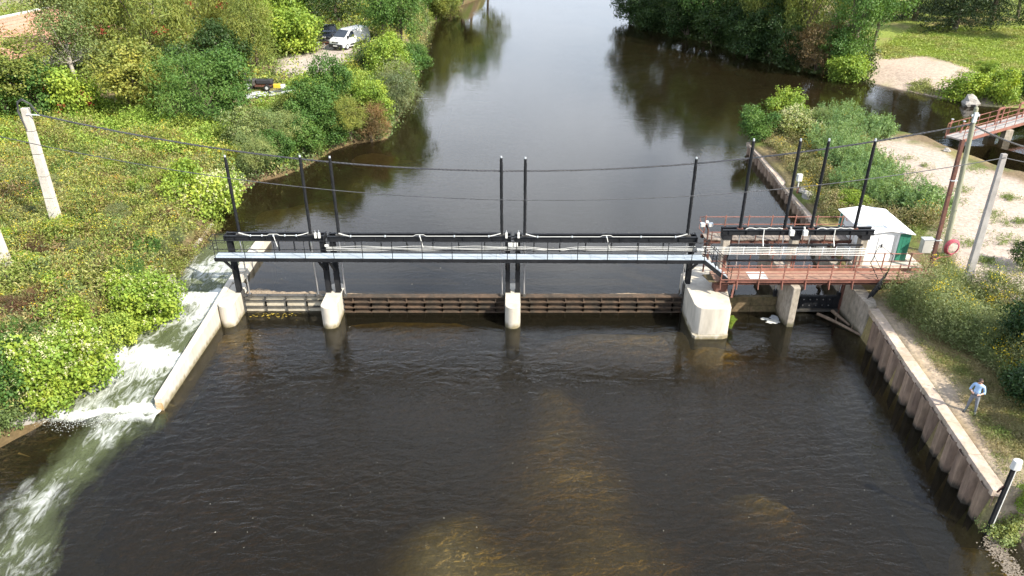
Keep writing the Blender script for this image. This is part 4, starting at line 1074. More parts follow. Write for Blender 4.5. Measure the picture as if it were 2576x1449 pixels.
t = thing('red_hose', 'coiled dark red hose hanging at the foot of the wooden pole', 'hose', (pw_.x + .2, pw_.y - .2, hz))
for k in range(4):
    r_ = .42 - .03 * k
    build('coil', MB().tube([(pw_.x + .12 + r_ * math.cos(a), pw_.y - .27 - .05 * k, hz + .62 + r_ * 1.15 * math.sin(a)) for a in np.linspace(0, 2 * math.pi, 22)], .035, 6), 'hose_red', t)
build('loose_end', MB().tube([(pw_.x + .3, pw_.y - .3, hz + .2), (pw_.x - .1, pw_.y - .6, hz + .12), (pw_.x - .7, pw_.y - .7, hz + .15), (pw_.x - 1.1, pw_.y - .9, hz + .05), (pw_.x - 1.0, pw_.y - 1.3, hz + .04)], .035, 6), 'hose_red', t)

# ------------------------------------------------------------------ gauge posts with white heads
q = ground_at(2005, 486, zr); q2 = PY(2011, 448, q.y)
t = thing('gauge_post', 'thin white post with white sensor box above the upstream sheet piles', 'gauge', (q.x, q.y, q.z))
build('post', MB().tube([(q.x, q.y, q.z - .1), q2 + Vector((0, 0, -.1))], .05, 7), 'white_pipe', t)
build('sensor_box', MB().box(q2.x - .19, q2.x + .19, q2.y - .15, q2.y + .15, q2.z - .22, q2.z + .3, .05), 'white_pipe', t, bevel=.02)
build('foot', MB().bar((q.x, q.y, q.z - .1), (q.x, q.y, q.z + .45), .11, .11), 'rust_beam', t)
qt = PY(2556, 1172, 20.28)
qb = Vector((qt.x - .08, 20.28, 0))
t = thing('gauge_post', 'black post carrying a pale sensor box at the near end of the sheet piles', 'gauge', (qb.x, qb.y, -.2))
build('post', MB().bar((qb.x, qb.y, -.8), (qt.x - .05, qt.y, qt.z - .1), .12, .10), 'black_steel', t)
build('white_strip', MB().bar((qb.x + .085, qb.y - .04, -.6), (qt.x + .035, qt.y - .04, qt.z - .1), .035, .04), 'white_pipe', t)
mb = MB().prism([(qt.x + .2 * math.cos(a), qt.y + .16 * math.sin(a)) for a in np.linspace(0, 2 * math.pi, 9)[:-1]], qt.z - .12, qt.z + .26, [(qt.x + .17 * math.cos(a), qt.y + .13 * math.sin(a)) for a in np.linspace(0, 2 * math.pi, 9)[:-1]])
build('sensor_box', mb, 'white_pipe', t, bevel=.02)
build('brace', MB().bar((qt.x - .12, qt.y, qt.z - .95), (RW0.x - .05, RW0.y - .15, 1.86), .05, .05), 'rust_beam', t)

# ------------------------------------------------------------------ far red footbridge over the side channel
fa, fb = P(2400, 346, 2.0), P(2600, 290, 2.4)
fd = (Vector((fb.x - fa.x, fb.y - fa.y, 0))).normalized(); fb = fa + fd * 22 + Vector((0, 0, .7)); fn = Vector((-fd.y, fd.x, 0))
t = thing('channel_footbridge', 'red railed concrete footbridge crossing the side channel beyond the sandy spit', 'footbridge', tuple(fa))
def fp(s, o, z): return fa.lerp(fb, s) + fn * o + Vector((0, 0, z))
for k in range(11):
    a, b_ = k / 11, (k + .985) / 11
    build('deck_slab', MB().add([fp(a, -.75, 0), fp(b_, -.75, 0), fp(b_, .75, 0), fp(a, .75, 0), fp(a, -.75, -.14), fp(b_, -.75, -.14), fp(b_, .75, -.14), fp(a, .75, -.14)], [(0, 1, 2, 3), (7, 6, 5, 4), (0, 4, 5, 1), (1, 5, 6, 2), (2, 6, 7, 3), (3, 7, 4, 0)]), 'grey_concrete', t)
for o_ in (-.82, .82):
    build('side_girder', MB().bar(fp(0, o_, -.12), fp(1, o_, -.12), .08, .26), 'red_paint', t)
    for z in (1.1, .6): build('rail', MB().bar(fp(0, o_, z), fp(1, o_, z), .05, .05), 'red_paint', t)
    for k in range(15): build('rail_post', MB().bar(fp(k / 14, o_, .05), fp(k / 14, o_, 1.1), .045, .045), 'red_paint', t)
for s_ in (.33, .72):
    a = fp(s_, -.7, -.33); b_ = fp(s_, .7, -.33)
    build('pier', MB().bar((a.x, a.y, -1), (a.x, a.y, a.z), .7, .7).bar((b_.x, b_.y, -1), (b_.x, b_.y, a.z), .7, .7), 'old_concrete', t)
for k in range(2):
    build('gate_frame', MB().bar(fp(.30 + .16 * k, .3, .02), fp(.30 + .16 * k, .3, 1.5), .09, .09).bar(fp(.34 + .16 * k, .3, .02), fp(.34 + .16 * k, .3, 1.5), .09, .09).bar(fp(.30 + .16 * k, .3, 1.5), fp(.34 + .16 * k, .3, 1.5), .1, .1), 'red_paint', t)
q = P(2385, 330, 2.0)
for k, o_ in enumerate((0, .7)):
    t = thing('red_marker', ('short leaning red steel post at the landing of the far footbridge', 'second red steel post nearer the sand at the far footbridge landing')[k], 'post', (q.x + o_, q.y - o_, 1.7), 'red posts at the far footbridge')
    build('post', MB().bar((q.x + o_, q.y - o_, 1.6), (q.x + o_ + .12, q.y - o_, 3.1), .14, .10), 'red_paint', t)
    build('cap', MB().box(q.x + o_ + .02, q.x + o_ + .22, q.y - o_ - .08, q.y - o_ + .08, 3.1, 3.15), 'galvanised', t)

# ------------------------------------------------------------------ vehicles
def loft(mb, secs, cap=True):
    n_ = len(secs[0]); k = len(mb.v)
    vs = [p for s_ in secs for p in s_]
    fs = [(i * n_ + j, i * n_ + (j + 1) % n_, (i + 1) * n_ + (j + 1) % n_, (i + 1) * n_ + j) for i in range(len(secs) - 1) for j in range(n_)]
    if cap: fs += [tuple(reversed(range(n_))), tuple(range((len(secs) - 1) * n_, len(secs) * n_))]
    return mb.add(vs, fs)
def wheel(parent, x, y, r, w, name='wheel'):
    "local coordinates: x across, y along, axle along x"
    ty = build(name, MB().tube([(x - w / 2, y, r), (x - w / 2 + .03, y, r), (x + w / 2 - .03, y, r), (x + w / 2, y, r)], [r * .92, r, r, r * .92], 18), 'tyre_rubber', parent, smooth=True)
    build('rim', MB().tube([(x - w / 2 - .01, y, r), (x + w / 2 + .01, y, r)], r * .6, 12), 'galvanised', ty)
def vehicle(name, label, cat, loc, rz, W, profile, paint, van):
    """front faces -y; profile rows: (y, z_bottom, z_shoulder, z_top, half width at shoulder, half width at top)"""
    t = thing(name, label, cat, (0, 0, 0))
    secs = []
    for y, zb, zs, zt, ws, wt in profile:
        secs.append([(-ws * .94, y, zb), (ws * .94, y, zb), (ws, y, zb + .25), (ws, y, zs), (wt, y, zt - .06), (wt * .86, y, zt), (-wt * .86, y, zt), (-wt, y, zt - .06), (-ws, y, zs), (-ws, y, zb + .25)])
    build('body', loft(MB(), secs), paint, t, smooth=True)
    return t
VS = 1.12
# white van: rows from nose to tail
prof = [(-2.42, .38, .74, .92, .80, .74), (-2.34, .32, .90, 1.04, .92, .86), (-2.0, .28, 1.10, 1.17, .95, .88), (-1.82, .28, 1.14, 1.23, .95, .86), (-.86, .28, 1.15, 1.88, .95, .76), (-.55, .28, 1.15, 1.96, .95, .76), (2.2, .28, 1.15, 1.97, .95, .78), (2.36, .34, 1.15, 1.93, .94, .76)]
def van_parts(t, k):
    pass
van = vehicle('parked_van', 'white panel van parked under the trees at the gravel patch', 'van', None, 0, 1.9, prof, 'van_white', True)
build('windshield', MB().add([(-.80, -1.80, 1.275), (.80, -1.80, 1.275), (.68, -.89, 1.885), (-.68, -.89, 1.885)], [(0, 1, 2, 3)]).add([(-.80, -1.79, 1.26), (.80, -1.79, 1.26), (.68, -.88, 1.87), (-.68, -.88, 1.87)], [(3, 2, 1, 0)]), 'window_glass', van)
build('bumper', MB().box(-.93, .93, -2.50, -2.30, .26, .62, .06), 'bumper_black', van, bevel=.03)
build('grille', MB().box(-.42, -.08, -2.475, -2.42, .76, .86).box(.08, .42, -2.475, -2.42, .76, .86), 'bumper_black', van)
build('emblem', MB().box(-.05, .05, -2.475, -2.42, .74, .88), 'bright_rod', van)
build('bonnet_vent', MB().box(-.28, .28, -2.16, -2.06, 1.13, 1.165), 'bumper_black', van)
for sx in (-1, 1):
    build('headlight', MB().add([(sx * .50, -2.44, .72), (sx * .90, -2.36, .72), (sx * .93, -2.22, 1.02), (sx * .62, -2.36, .98), (sx * .50, -2.3, .72), (sx * .88, -2.2, .72), (sx * .9, -2.1, 1.0), (sx * .62, -2.2, .96)], [(0, 1, 2, 3), (7, 6, 5, 4), (0, 4, 5, 1), (1, 5, 6, 2), (2, 6, 7, 3), (3, 7, 4, 0)]), 'lamp_lens', van)
    mr = build('mirror', MB().box(sx * 1.06 - .09, sx * 1.06 + .09, -1.62, -1.46, 1.14, 1.46, .04), 'bumper_black', van)
    build('side_window', MB().add([(sx * .955, -1.50, 1.20), (sx * .955, -.30, 1.20), (sx * .80, -.35, 1.80), (sx * .82, -.80, 1.80)], [(0, 1, 2, 3)]), 'window_glass', van)
    build('sill_trim', MB().box(min(sx * .945, sx * .97), max(sx * .945, sx * .97), -1.15, 1.2, .40, .58), 'bumper_black', van)
    for yy in (-1.62, 1.45): wheel(van, sx * .84, yy, .33, .22)
build('number_plate', MB().box(-.27, .27, -2.52, -2.502, .40, .52), 'number_plate', van)
q = ground_at(866, 127, zl); 
vq = q; van.location = (q.x + .3, q.y + 2.4, zl(q.x, q.y) + .02); van.rotation_euler = (0, 0, math.radians(-28)); van.scale = (VS,) * 3
prof = [(-2.15, .42, .66, .82, .74, .70), (-2.05, .32, .78, .92, .86, .80), (-1.15, .28, .98, 1.10, .90, .84), (-.95, .28, 1.0, 1.14, .90, .80), (-.20, .28, 1.0, 1.58, .90, .66), (.2, .28, 1.0, 1.64, .90, .66), (1.7, .28, 1.02, 1.60, .90, .66), (2.1, .34, 1.02, 1.15, .86, .7)]
car = vehicle('parked_car', 'black car parked in deep shade beside the white van', 'car', None, 0, 1.8, prof, 'car_black', False)
build('windshield', MB().add([(-.76, -.93, 1.16), (.76, -.93, 1.16), (.60, -.24, 1.54), (-.60, -.24, 1.54)], [(0, 1, 2, 3)]).add([(-.76, -.91, 1.14), (.76, -.91, 1.14), (.60, -.22, 1.52), (-.60, -.22, 1.52)], [(3, 2, 1, 0)]), 'window_glass', car)
build('bumper', MB().box(-.86, .86, -2.20, -2.02, .30, .56, .05), 'bumper_black', car, bevel=.03)
build('grille', MB().box(-.40, .40, -2.205, -2.13, .62, .76), 'bumper_black', car)
build('emblem', MB().box(-.05, .05, -2.22, -2.206, .63, .75), 'bright_rod', car)
build('number_plate', MB().box(-.26, .26, -2.22, -2.201, .40, .51), 'number_plate', car)
for sx in (-1, 1):
    build('headlight', MB().box(min(sx * .46, sx * .84), max(sx * .46, sx * .84), -2.16, -1.98, .68, .84, .04), 'lamp_lens', car)
    build('mirror', MB().box(sx * .98 - .09, sx * .98 + .09, -.85, -.70, 1.02, 1.20, .03), 'car_black', car)
    build('side_window', MB().add([(sx * .89, -.70, 1.05), (sx * .89, 1.35, 1.05), (sx * .69, 1.1, 1.52), (sx * .69, -.18, 1.52)], [(0, 1, 2, 3)]), 'window_glass', car)
    for yy in (-1.35, 1.35): wheel(car, sx * .78, yy, .32, .2)
q = ground_at(822, 112, zl); car.location = (q.x, q.y + 2.4, zl(q.x, q.y) + .02); car.rotation_euler = (0, 0, math.radians(12)); car.scale = (VS,) * 3
# small rusty drawbar trailer in front of the car
q = ground_at(824, 117, zl); 
t = thing('drawbar_trailer', 'small rusty drawbar frame standing in front of the black car', 'trailer', (q.x, q.y, q.z))
build('frame', MB().bar((q.x - .9, q.y, q.z + .5), (q.x + .9, q.y, q.z + .5), .1, .1).bar((q.x - .7, q.y, q.z + .5), (q.x, q.y - 1.6, q.z + .45), .08, .08).bar((q.x + .7, q.y, q.z + .5), (q.x, q.y - 1.6, q.z + .45), .08, .08), 'rust_beam', t)
build('jockey_leg', MB().bar((q.x, q.y - 1.5, q.z), (q.x, q.y - 1.5, q.z + .6), .08, .08), 'galvanised', t)
for sx in (-1, 1): build('mudguard', MB().box(q.x + sx * 1.05 - .15, q.x + sx * 1.05 + .15, q.y - .3, q.y + .3, q.z + .45, q.z + .52), 'galvanised', t)
# galvanised boat trailer with a dark outboard tilted beside it, half hidden in the bushes
q = ground_at(676, 250, zl); z0 = q.z
t = thing('boat_trailer', 'galvanised boat trailer with yellow winch box standing in grass by the bushes', 'trailer', (q.x, q.y, z0))
ax = Vector((1, .62, 0)).normalized(); ay = Vector((-ax.y, ax.x, 0))
def tp(a, b_, z): return q + ax * a + ay * b_ + Vector((0, 0, z))
for b_ in (-.55, .55):
    build('side_rail', MB().bar(tp(-2.2, b_, .55), tp(1.0, b_, .55), .12, .16), 'galvanised', t)
    build('drawbar_arm', MB().bar(tp(1.0, b_, .55), tp(2.0, 0, .55), .11, .14), 'galvanised', t)
for a in (-1.8, -.6, .6): build('cross_member', MB().bar(tp(a, -.6, .5), tp(a, .6, .5), .09, .09), 'galvanised', t)
for b_ in (-.8, .8):
    w_ = build('wheel', MB().tube([tp(-.9, b_ - .09, .3), tp(-.9, b_ + .09, .3)], .30, 16), 'tyre_rubber', t)
    build('rim', MB().tube([tp(-.9, b_ - .1, .3), tp(-.9, b_ + .1, .3)], .18, 12), 'galvanised', w_)
    build('mudguard', MB().bar(tp(-1.3, b_, .66), tp(-.5, b_, .66), .24, .04), 'galvanised', t)
build('tow_bar', MB().bar(tp(1.95, 0, .55), tp(2.9, 0, .55), .11, .14), 'galvanised', t)
build('winch_post', MB().bar(tp(1.4, 0, .55), tp(1.3, .05, 1.05), .12, .12).bar(tp(1.9, 0, .55), tp(1.9, 0, 1.0), .06, .06), 'galvanised', t)
build('winch_box', MB().box(tp(1.2, 0, 0).x - .55, tp(1.2, 0, 0).x + .15, tp(1.2, 0, 0).y - .22, tp(1.2, 0, 0).y + .22, z0 + 1.0, z0 + 1.32, .04), 'yellow_plastic', t)
build('winch_cover', MB().box(tp(1.2, 0, 0).x + .155, tp(1.2, 0, 0).x + .55, tp(1.2, 0, 0).y - .22, tp(1.2, 0, 0).y + .22, z0 + .96, z0 + 1.28, .04), 'white_pipe', t)
build('spare_roller', MB().tube([tp(.2, -.3, .6), tp(.2, .3, .6)], .12, 10), 'bumper_black', t)
r_ = ground_at(652, 226, zl)
t = thing('small_tractor', 'dark small tractor hood parked behind the boat trailer in the bushes', 'tractor', (r_.x, r_.y, r_.z))
build('hood', MB().box(r_.x - .2, r_.x + 1.5, r_.y - .35, r_.y + .45, r_.z + .65, r_.z + 1.05, .12), 'bumper_black', t, bevel=.06)
build('cowl', MB().box(r_.x - 1.4, r_.x - .22, r_.y - .5, r_.y + .6, r_.z + .5, r_.z + 1.05, .1), 'dark_steel', t, bevel=.05)
build('seat', MB().box(r_.x - 1.2, r_.x - .75, r_.y - .2, r_.y + .3, r_.z + 1.05, r_.z + 1.2, .05).box(r_.x - 1.25, r_.x - 1.15, r_.y - .2, r_.y + .3, r_.z + 1.2, r_.z + 1.6), 'bumper_black', t)
build('chassis', MB().box(r_.x - .6, r_.x + 1.3, r_.y - .25, r_.y + .35, r_.z + .35, r_.z + .7), 'rust_beam', t)
for a, rr in ((1.0, .32), (-.9, .5)):
    for b_ in (-.55, .65):
        w_ = build('wheel', MB().tube([(r_.x + a, r_.y + b_ - .12, r_.z + rr), (r_.x + a, r_.y + b_ + .12, r_.z + rr)], rr, 16), 'tyre_rubber', t)
        build('rim', MB().tube([(r_.x + a, r_.y + b_ - .13, r_.z + rr), (r_.x + a, r_.y + b_ + .13, r_.z + rr)], rr * .5, 10), 'galvanised', w_)

# ------------------------------------------------------------------ house at the top left
HE, HR = 7.2, 9.6
ridge_r, ridge_l = P(150, 14, HR), P(0, 45, HR)
hx = (ridge_r - ridge_l).normalized(); hy = Vector((-hx.y, hx.x, 0))
E0 = ridge_r - hy * 6.5
t = thing('tiled_house', 'low house with pale orange tiled roof behind the left trees', 'house', (E0.x, E0.y, 4))
def hp(a, b_, z): return Vector((E0.x, E0.y, 0)) + hx * a + hy * b_ + Vector((0, 0, z))
for a0, a1, b0, b1 in ((-34, 0, 0, .3), (-34, 0, 12.7, 13.0), (-.3, 0, .302, 12.698), (-34, -33.7, .302, 12.698)):
    build('wall', MB().add([hp(a0, b0, 3.5), hp(a1, b0, 3.5), hp(a1, b1, 3.5), hp(a0, b1, 3.5), hp(a0, b0, HE - .05), hp(a1, b0, HE - .05), hp(a1, b1, HE - .05), hp(a0, b1, HE - .05)], [(3, 2, 1, 0), (4, 5, 6, 7), (0, 1, 5, 4), (1, 2, 6, 5), (2, 3, 7, 6), (3, 0, 4, 7)]), 'plaster', t)
rows = 13
for k in range(rows):
    f0, f1 = k / rows, (k + 1.12) / rows
    for sd, nm in ((0, 'tile_course'), (1, 'tile_course')):
        bb = (lambda f: -.6 + 7.1 * f) if sd == 0 else (lambda f: 13.6 - 7.1 * f)
        z0_, z1_ = HE - .2 + (HR - HE + .2) * f0, HE - .2 + (HR - HE + .2) * min(f1, 1.0)
        up_ = .09
        build(nm, MB().add([hp(-34.5, bb(f0), z0_ + up_), hp(.5, bb(f0), z0_ + up_), hp(.5, bb(min(f1, 1)), z1_ + .01), hp(-34.5, bb(min(f1, 1)), z1_ + .01), hp(-34.5, bb(f0), z0_), hp(.5, bb(f0), z0_), hp(.5, bb(min(f1, 1)), z1_ - .06), hp(-34.5, bb(min(f1, 1)), z1_ - .06)],
              [(0, 1, 2, 3), (7, 6, 5, 4), (0, 4, 5, 1), (1, 5, 6, 2), (2, 6, 7, 3), (3, 7, 4, 0)]), 'roof_tile', t)
build('ridge', MB().bar(hp(-34.5, 6.5, HR + .06), hp(.5, 6.5, HR + .06), .3, .16), 'white_pipe', t)
# ------------------------------------------------------------------ vegetation
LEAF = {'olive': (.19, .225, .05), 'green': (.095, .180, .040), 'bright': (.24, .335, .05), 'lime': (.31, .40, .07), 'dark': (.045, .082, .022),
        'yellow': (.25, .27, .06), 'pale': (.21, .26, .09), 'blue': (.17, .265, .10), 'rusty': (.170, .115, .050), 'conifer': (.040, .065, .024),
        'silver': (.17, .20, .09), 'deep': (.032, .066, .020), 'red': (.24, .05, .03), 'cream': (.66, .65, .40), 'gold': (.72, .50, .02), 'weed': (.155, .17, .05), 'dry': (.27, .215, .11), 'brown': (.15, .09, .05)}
for k, c in LEAF.items(): leafmat('leaf_' + k, c, .30 if k not in ('deep', 'conifer') else .15)

def unit(v): return v / (np.linalg.norm(v, axis=-1, keepdims=True) + 1e-9)
def leaf_quads(rng, c, nrm, L, W, droop=.0):
    n = len(c); t = rng.normal(size=(n, 3)); t[:, 2] -= droop
    nrm = unit(nrm); t = unit(t - nrm * (t * nrm).sum(-1, keepdims=True)); b = np.cross(nrm, t)
    L = np.broadcast_to(L, (n,))[:, None] * rng.uniform(.7, 1.25, (n, 1)); W = np.broadcast_to(W, (n,))[:, None] * rng.uniform(.75, 1.2, (n, 1))
    bend = nrm * L * .12
    return np.stack([c - t * L * .5, c + b * W * .5 + bend, c + t * L * .5 - bend * .6, c - b * W * .5 + bend], 1)
def tint_for(rng, pos, var=.22, hue=.10, seed=0):
    n = len(pos)
    clump = fbm(pos[:, 0] + pos[:, 2] * .7, pos[:, 1] - pos[:, 2] * .6, 1.1, seed, 2)
    v = 1 + (rng.uniform(-1, 1, n) * var * .6) + (clump - .5) * .55
    h = rng.normal(0, hue * .6, n) + (clump - .5) * .3
    return np.clip(np.stack([v * (1 + h), v, v * (1 - h * .6)], -1), .25, 2.2)
def crown_points(rng, H, W, hb, lobes, twigs, per, sig, lobe_r=(.30, .46), flat=.8, egg=0.0, lean=0):
    "clumps of leaves on twigs that sit on the skin of overlapping lobes"
    ch = H - hb; L = []
    for k in range(lobes):
        for _ in range(30):
            p = rng.uniform(-1, 1, 3)
            if (p ** 2).sum() < 1: break
        wz = 1 - egg * max(0, p[2]) - .12 * max(0, -p[2])
        c = np.array([p[0] * W * .5 * .70 * wz + lean * p[2], p[1] * W * .5 * .70 * wz, hb + ch * (.5 + .5 * p[2] * .78)])
        r = W * .5 * rng.uniform(*lobe_r) * (1 - .25 * max(0, p[2]) * (egg > 0))
        L.append((c, r))
    C_, N_ = [], []
    for i, (c, r) in enumerate(L):
        for _ in range(twigs):
            d = unit(rng.normal(size=3) + np.array([0, 0, .35]))
            stray = rng.uniform() < .13
            p = c + d * r * np.array([1, 1, flat]) * (rng.uniform(1.05, 1.38) if stray else rng.uniform(.70, 1.08))
            if not stray and fbm(np.array([p[0] + p[2] * .8]), np.array([p[1] - p[2] * .8]), W * .16, 7, 2)[0] < .36: continue
            if any(np.linalg.norm((p - c2) / np.array([1, 1, flat])) < r2 * .68 for j, (c2, r2) in enumerate(L) if j != i): continue
            q = p + rng.normal(size=(per, 3)) * sig * np.array([1, 1, .7])
            C_.append(q); N_.append(d * .8 + rng.normal(size=(per, 3)) * .75 + np.array([0, 0, .45]))
    return np.concatenate(C_), np.concatenate(N_), L
def trunk_mesh(rng, H, hb, L, r, mname, stems=1, name='trunk'):
    mb = MB()
    for s in range(stems):
        a = rng.uniform(0, 6.28); off = Vector((math.cos(a), math.sin(a), 0)) * (.25 * (stems > 1) * rng.uniform(.5, 1.5) * r * 6)
        top = Vector((off.x * 2.5 + rng.normal() * .2, off.y * 2.5 + rng.normal() * .2, hb + (H - hb) * .55))
        pts = [Vector((off.x, off.y, -.4)), Vector((off.x, off.y, .0)) + (top - off) * .3 + Vector((rng.normal() * .1, rng.normal() * .1, 0)), Vector((off.x, off.y, 0)) + (top - off) * .7, top]
        rr = r / math.sqrt(stems)
        mb.tube(pts, [rr * 1.25, rr, rr * .7, rr * .3], 8)
    sel = sorted(L, key=lambda e: -e[1])[:9]
    for c, lr in sel:
        zb = max(hb * .6, min(c[2] - .3, hb + (c[2] - hb) * .35)); a = Vector((0, 0, zb)); b = Vector(c)
        m_ = a.lerp(b, .5) + Vector((0, 0, -.05 * H))
        mb.tube([a, m_, b], [r * .42, r * .28, r * .08], 5)
    return mesh_of(mb, mname, True, name=name)

PROTO = {}
def proto(key, seed, H, W, hb, lobes, twigs, per, sig, leaf, droop=0, trunk_r=.16, bark='bark', stems=1, var=.22, hue=.1, extra=None, **kw):
    rng = np.random.default_rng(seed)
    c, nrm, L = crown_points(rng, H, W, hb, lobes, twigs, per, sig, **kw)
    co = leaf_quads(rng, c, nrm, leaf[0], leaf[1], droop)
    if droop > .5: co[:, :, 2] -= (rng.uniform(0, 1, len(co)) ** 2 * droop * .5)[:, None]
    ti = tint_for(rng, c, var, hue, seed)
    me = quads_mesh('crown', co, 'leaf_green', ti)
    PROTO.setdefault(key, []).append(dict(crown=me, trunk=trunk_mesh(rng, H, hb, L, trunk_r, bark, stems), H=H, W=W, L=L, pts=c))
for s in range(3): proto('broad', 100 + s, 9, 7.5, 1.0, 20, 52, 20, .30, (.21, .14), trunk_r=.17)
for s in range(2): proto('willow', 120 + s, 8, 7.0, .6, 20, 56, 20, .28, (.29, .06), droop=1.0, trunk_r=.16, egg=.2)
for s in range(2): proto('birch', 130 + s, 10, 5.5, 1.2, 18, 52, 20, .28, (.17, .11), droop=1.6, trunk_r=.12, bark='pale_bark', egg=.35)
for s in range(3): proto('shrub', 140 + s, 3.2, 3.6, .10, 16, 48, 20, .16, (.135, .09), trunk_r=.07, stems=4)
for s in range(2): proto('fine', 150 + s, 3.2, 3.6, .1, 16, 52, 22, .17, (.15, .036), trunk_r=.06, stems=5)
for s in range(3): proto('knotweed', 160 + s, 2.2, 3.4, .05, 20, 44, 13, .16, (.15, .115), droop=.7, trunk_r=.04, stems=6, flat=.7, var=.18, lobe_r=(.26, .42))
# spruce: whorls of drooping sprays
def spruce(seed, H, W):
    rng = np.random.default_rng(seed); C_, N_, Ls = [], [], []
    nw = 24
    for k in range(nw):
        f = k / nw; z = .8 + (H - .8) * f; R_ = W / 2 * (1 - f) ** .8 * rng.uniform(.85, 1.1)
        for b in range(8):
            a = rng.uniform(0, 6.28)
            s = np.linspace(.15, 1, 9)
            for si in s:
                p = np.array([math.cos(a) * R_ * si, math.sin(a) * R_ * si, z - .35 * R_ * si ** 1.4])
                m = 9; C_.append(p + rng.normal(size=(m, 3)) * np.array([.20, .20, .12])); N_.append(rng.normal(size=(m, 3)) * .6 + np.array([0, 0, .8]))
    c = np.concatenate(C_); nrm = np.concatenate(N_)
    me = quads_mesh('crown', leaf_quads(rng, c, nrm, .30, .09, .6), 'leaf_conifer', tint_for(rng, c, .25, .08, seed))
    tm = mesh_of(MB().tube([(0, 0, -.4), (0, 0, H * .5), (0, 0, H)], [.30, .18, .02], 9), 'bark', True, name='trunk')
    PROTO.setdefault('spruce', []).append(dict(crown=me, trunk=tm, H=H, W=W, L=[], pts=c))
spruce(170, 13, 7.5); spruce(171, 12, 8)
# plume: upright feathery shoots
def plume(seed, H, W, n, leaf):
    rng = np.random.default_rng(seed); C_, N_ = [], []
    st = MB()
    for k in range(n):
        a = rng.uniform(0, 6.28); r = W / 2 * math.sqrt(rng.uniform()); h = H * rng.uniform(.6, 1.05) * (1 - .35 * (r / (W / 2)) ** 2)
        b = np.array([math.cos(a) * r * .7, math.sin(a) * r * .7, 0]); tip = np.array([math.cos(a) * r * 1.2, math.sin(a) * r * 1.2, h])
        m = 38; f = rng.uniform(.15, 1, m) ** .8
        p = b + (tip - b) * f[:, None] + rng.normal(size=(m, 3)) * (.16 * (1.15 - f))[:, None]
        C_.append(p); N_.append(rng.normal(size=(m, 3)) + np.array([math.cos(a), math.sin(a), .3]) * .6)
        if k % 6 == 0: st.tube([b, b + (tip - b) * .6], [.015, .006], 4)
    c = np.concatenate(C_); nrm = np.concatenate(N_)
    co = leaf_quads(rng, c, nrm, leaf[0], leaf[1], -.8)
    me = quads_mesh('crown', co, 'leaf_blue', tint_for(rng, c, .2, .07, seed))
    PROTO.setdefault('plume', []).append(dict(crown=me, trunk=mesh_of(st, 'bark', name='stems'), H=H, W=W, L=[], pts=c))
plume(180, 2.2, 3.0, 170, (.20, .035)); plume(181, 2.0, 2.8, 170, (.20, .035)); plume(182, 1.5, 1.6, 120, (.16, .04))

VR = random.Random(5)
def plant(name, key, base, H, W, col, label, cat, group=None, var=None, flowers=None, rot=None):
    pr = PROTO[key]; p = pr[(VR.randrange(len(pr))) if var is None else var % len(pr)]
    t = thing(name, label, cat, tuple(base), group)
    s = (W / p['W'], W / p['W'] * VR.uniform(.92, 1.08), H / p['H'])
    rz = VR.uniform(0, 6.28) if rot is None else rot
    for nm, me, mt in (('crown' if key not in ('knotweed', 'plume', 'shrub', 'fine') else 'foliage', p['crown'], 'leaf_' + col), ('trunk' if key not in ('knotweed', 'plume') else 'stems', p['trunk'], None)):
        o = bpy.data.objects.new(nm, me); C.objects.link(o); o.parent = t
        o.scale = s; o.rotation_euler = (0, 0, rz)
        if mt:
            o.material_slots[0].link = 'OBJECT'; o.material_slots[0].material = MATS[mt]
    if flowers:
        fk = (key, flowers[0], p['crown'].name, flowers[1])
        if fk not in PROTO:
            rng = np.random.default_rng(abs(hash(p['crown'].name)) % 1000 if False else len(PROTO) + 5)
            c = p['pts']; w = c[:, 2] + np.hypot(c[:, 0], c[:, 1]) * .4
            up = c[np.argsort(-w)[:int(len(c) * .62)]]; sel = up[rng.choice(len(up), flowers[1], replace=False)]
            m = 7; q = sel[:, None, :] + np.stack([rng.normal(size=(len(sel), m)) * .035, rng.normal(size=(len(sel), m)) * .035, np.linspace(0, .17, m)[None, :].repeat(len(sel), 0)], -1)
            q = q.reshape(-1, 3) + np.array([0, 0, .03])
            PROTO[fk] = quads_mesh('flower_spikes', leaf_quads(rng, q, rng.normal(size=q.shape) + np.array([0, 0, .8]), .07, .05), 'leaf_' + flowers[0], np.ones((len(q), 3)) * rng.uniform(.8, 1.15, (len(q), 1)))
        o = bpy.data.objects.new('flower_spikes', PROTO[fk]); C.objects.link(o); o.parent = t; o.scale = s; o.rotation_euler = (0, 0, rz)
        o['kind'] = 'stuff'
    return t
def vine(tree, col, n, H, W, seed, zlo=.2, zhi=.9, side=-1):
    "patch of creeper leaves on the crown's skin facing the river"
    rng = np.random.default_rng(seed)
    k = max(1, n // 16); C_ = []
    for _ in range(k):
        a = rng.uniform(-2.6, -.5); z = H * rng.uniform(zlo, zhi); r = W * .48 * math.sin(math.acos(min(1, abs(2 * z / H - 1)) * .8))
        C_.append(np.array([math.cos(a) * r, math.sin(a) * r, z]) + rng.normal(size=(16, 3)) * .28)
    c = np.concatenate(C_)
    me = quads_mesh('creeper', leaf_quads(rng, c, rng.normal(size=c.shape) + np.array([.4, -1, .5]), .24, .2), 'leaf_' + col, tint_for(rng, c, .25, .1, seed))
    o = bpy.data.objects.new('creeper', me); C.objects.link(o); o.parent = tree; o['kind'] = 'stuff'; o['label'] = 'patch of ' + ('red' if col == 'red' else 'light green') + ' creeper leaves'

def LB(u, v): return ground_at(u, v, zl)
def RB(u, v): return ground_at(u, v, zr)
def FB(u, v): return ground_at(u, v, zf)
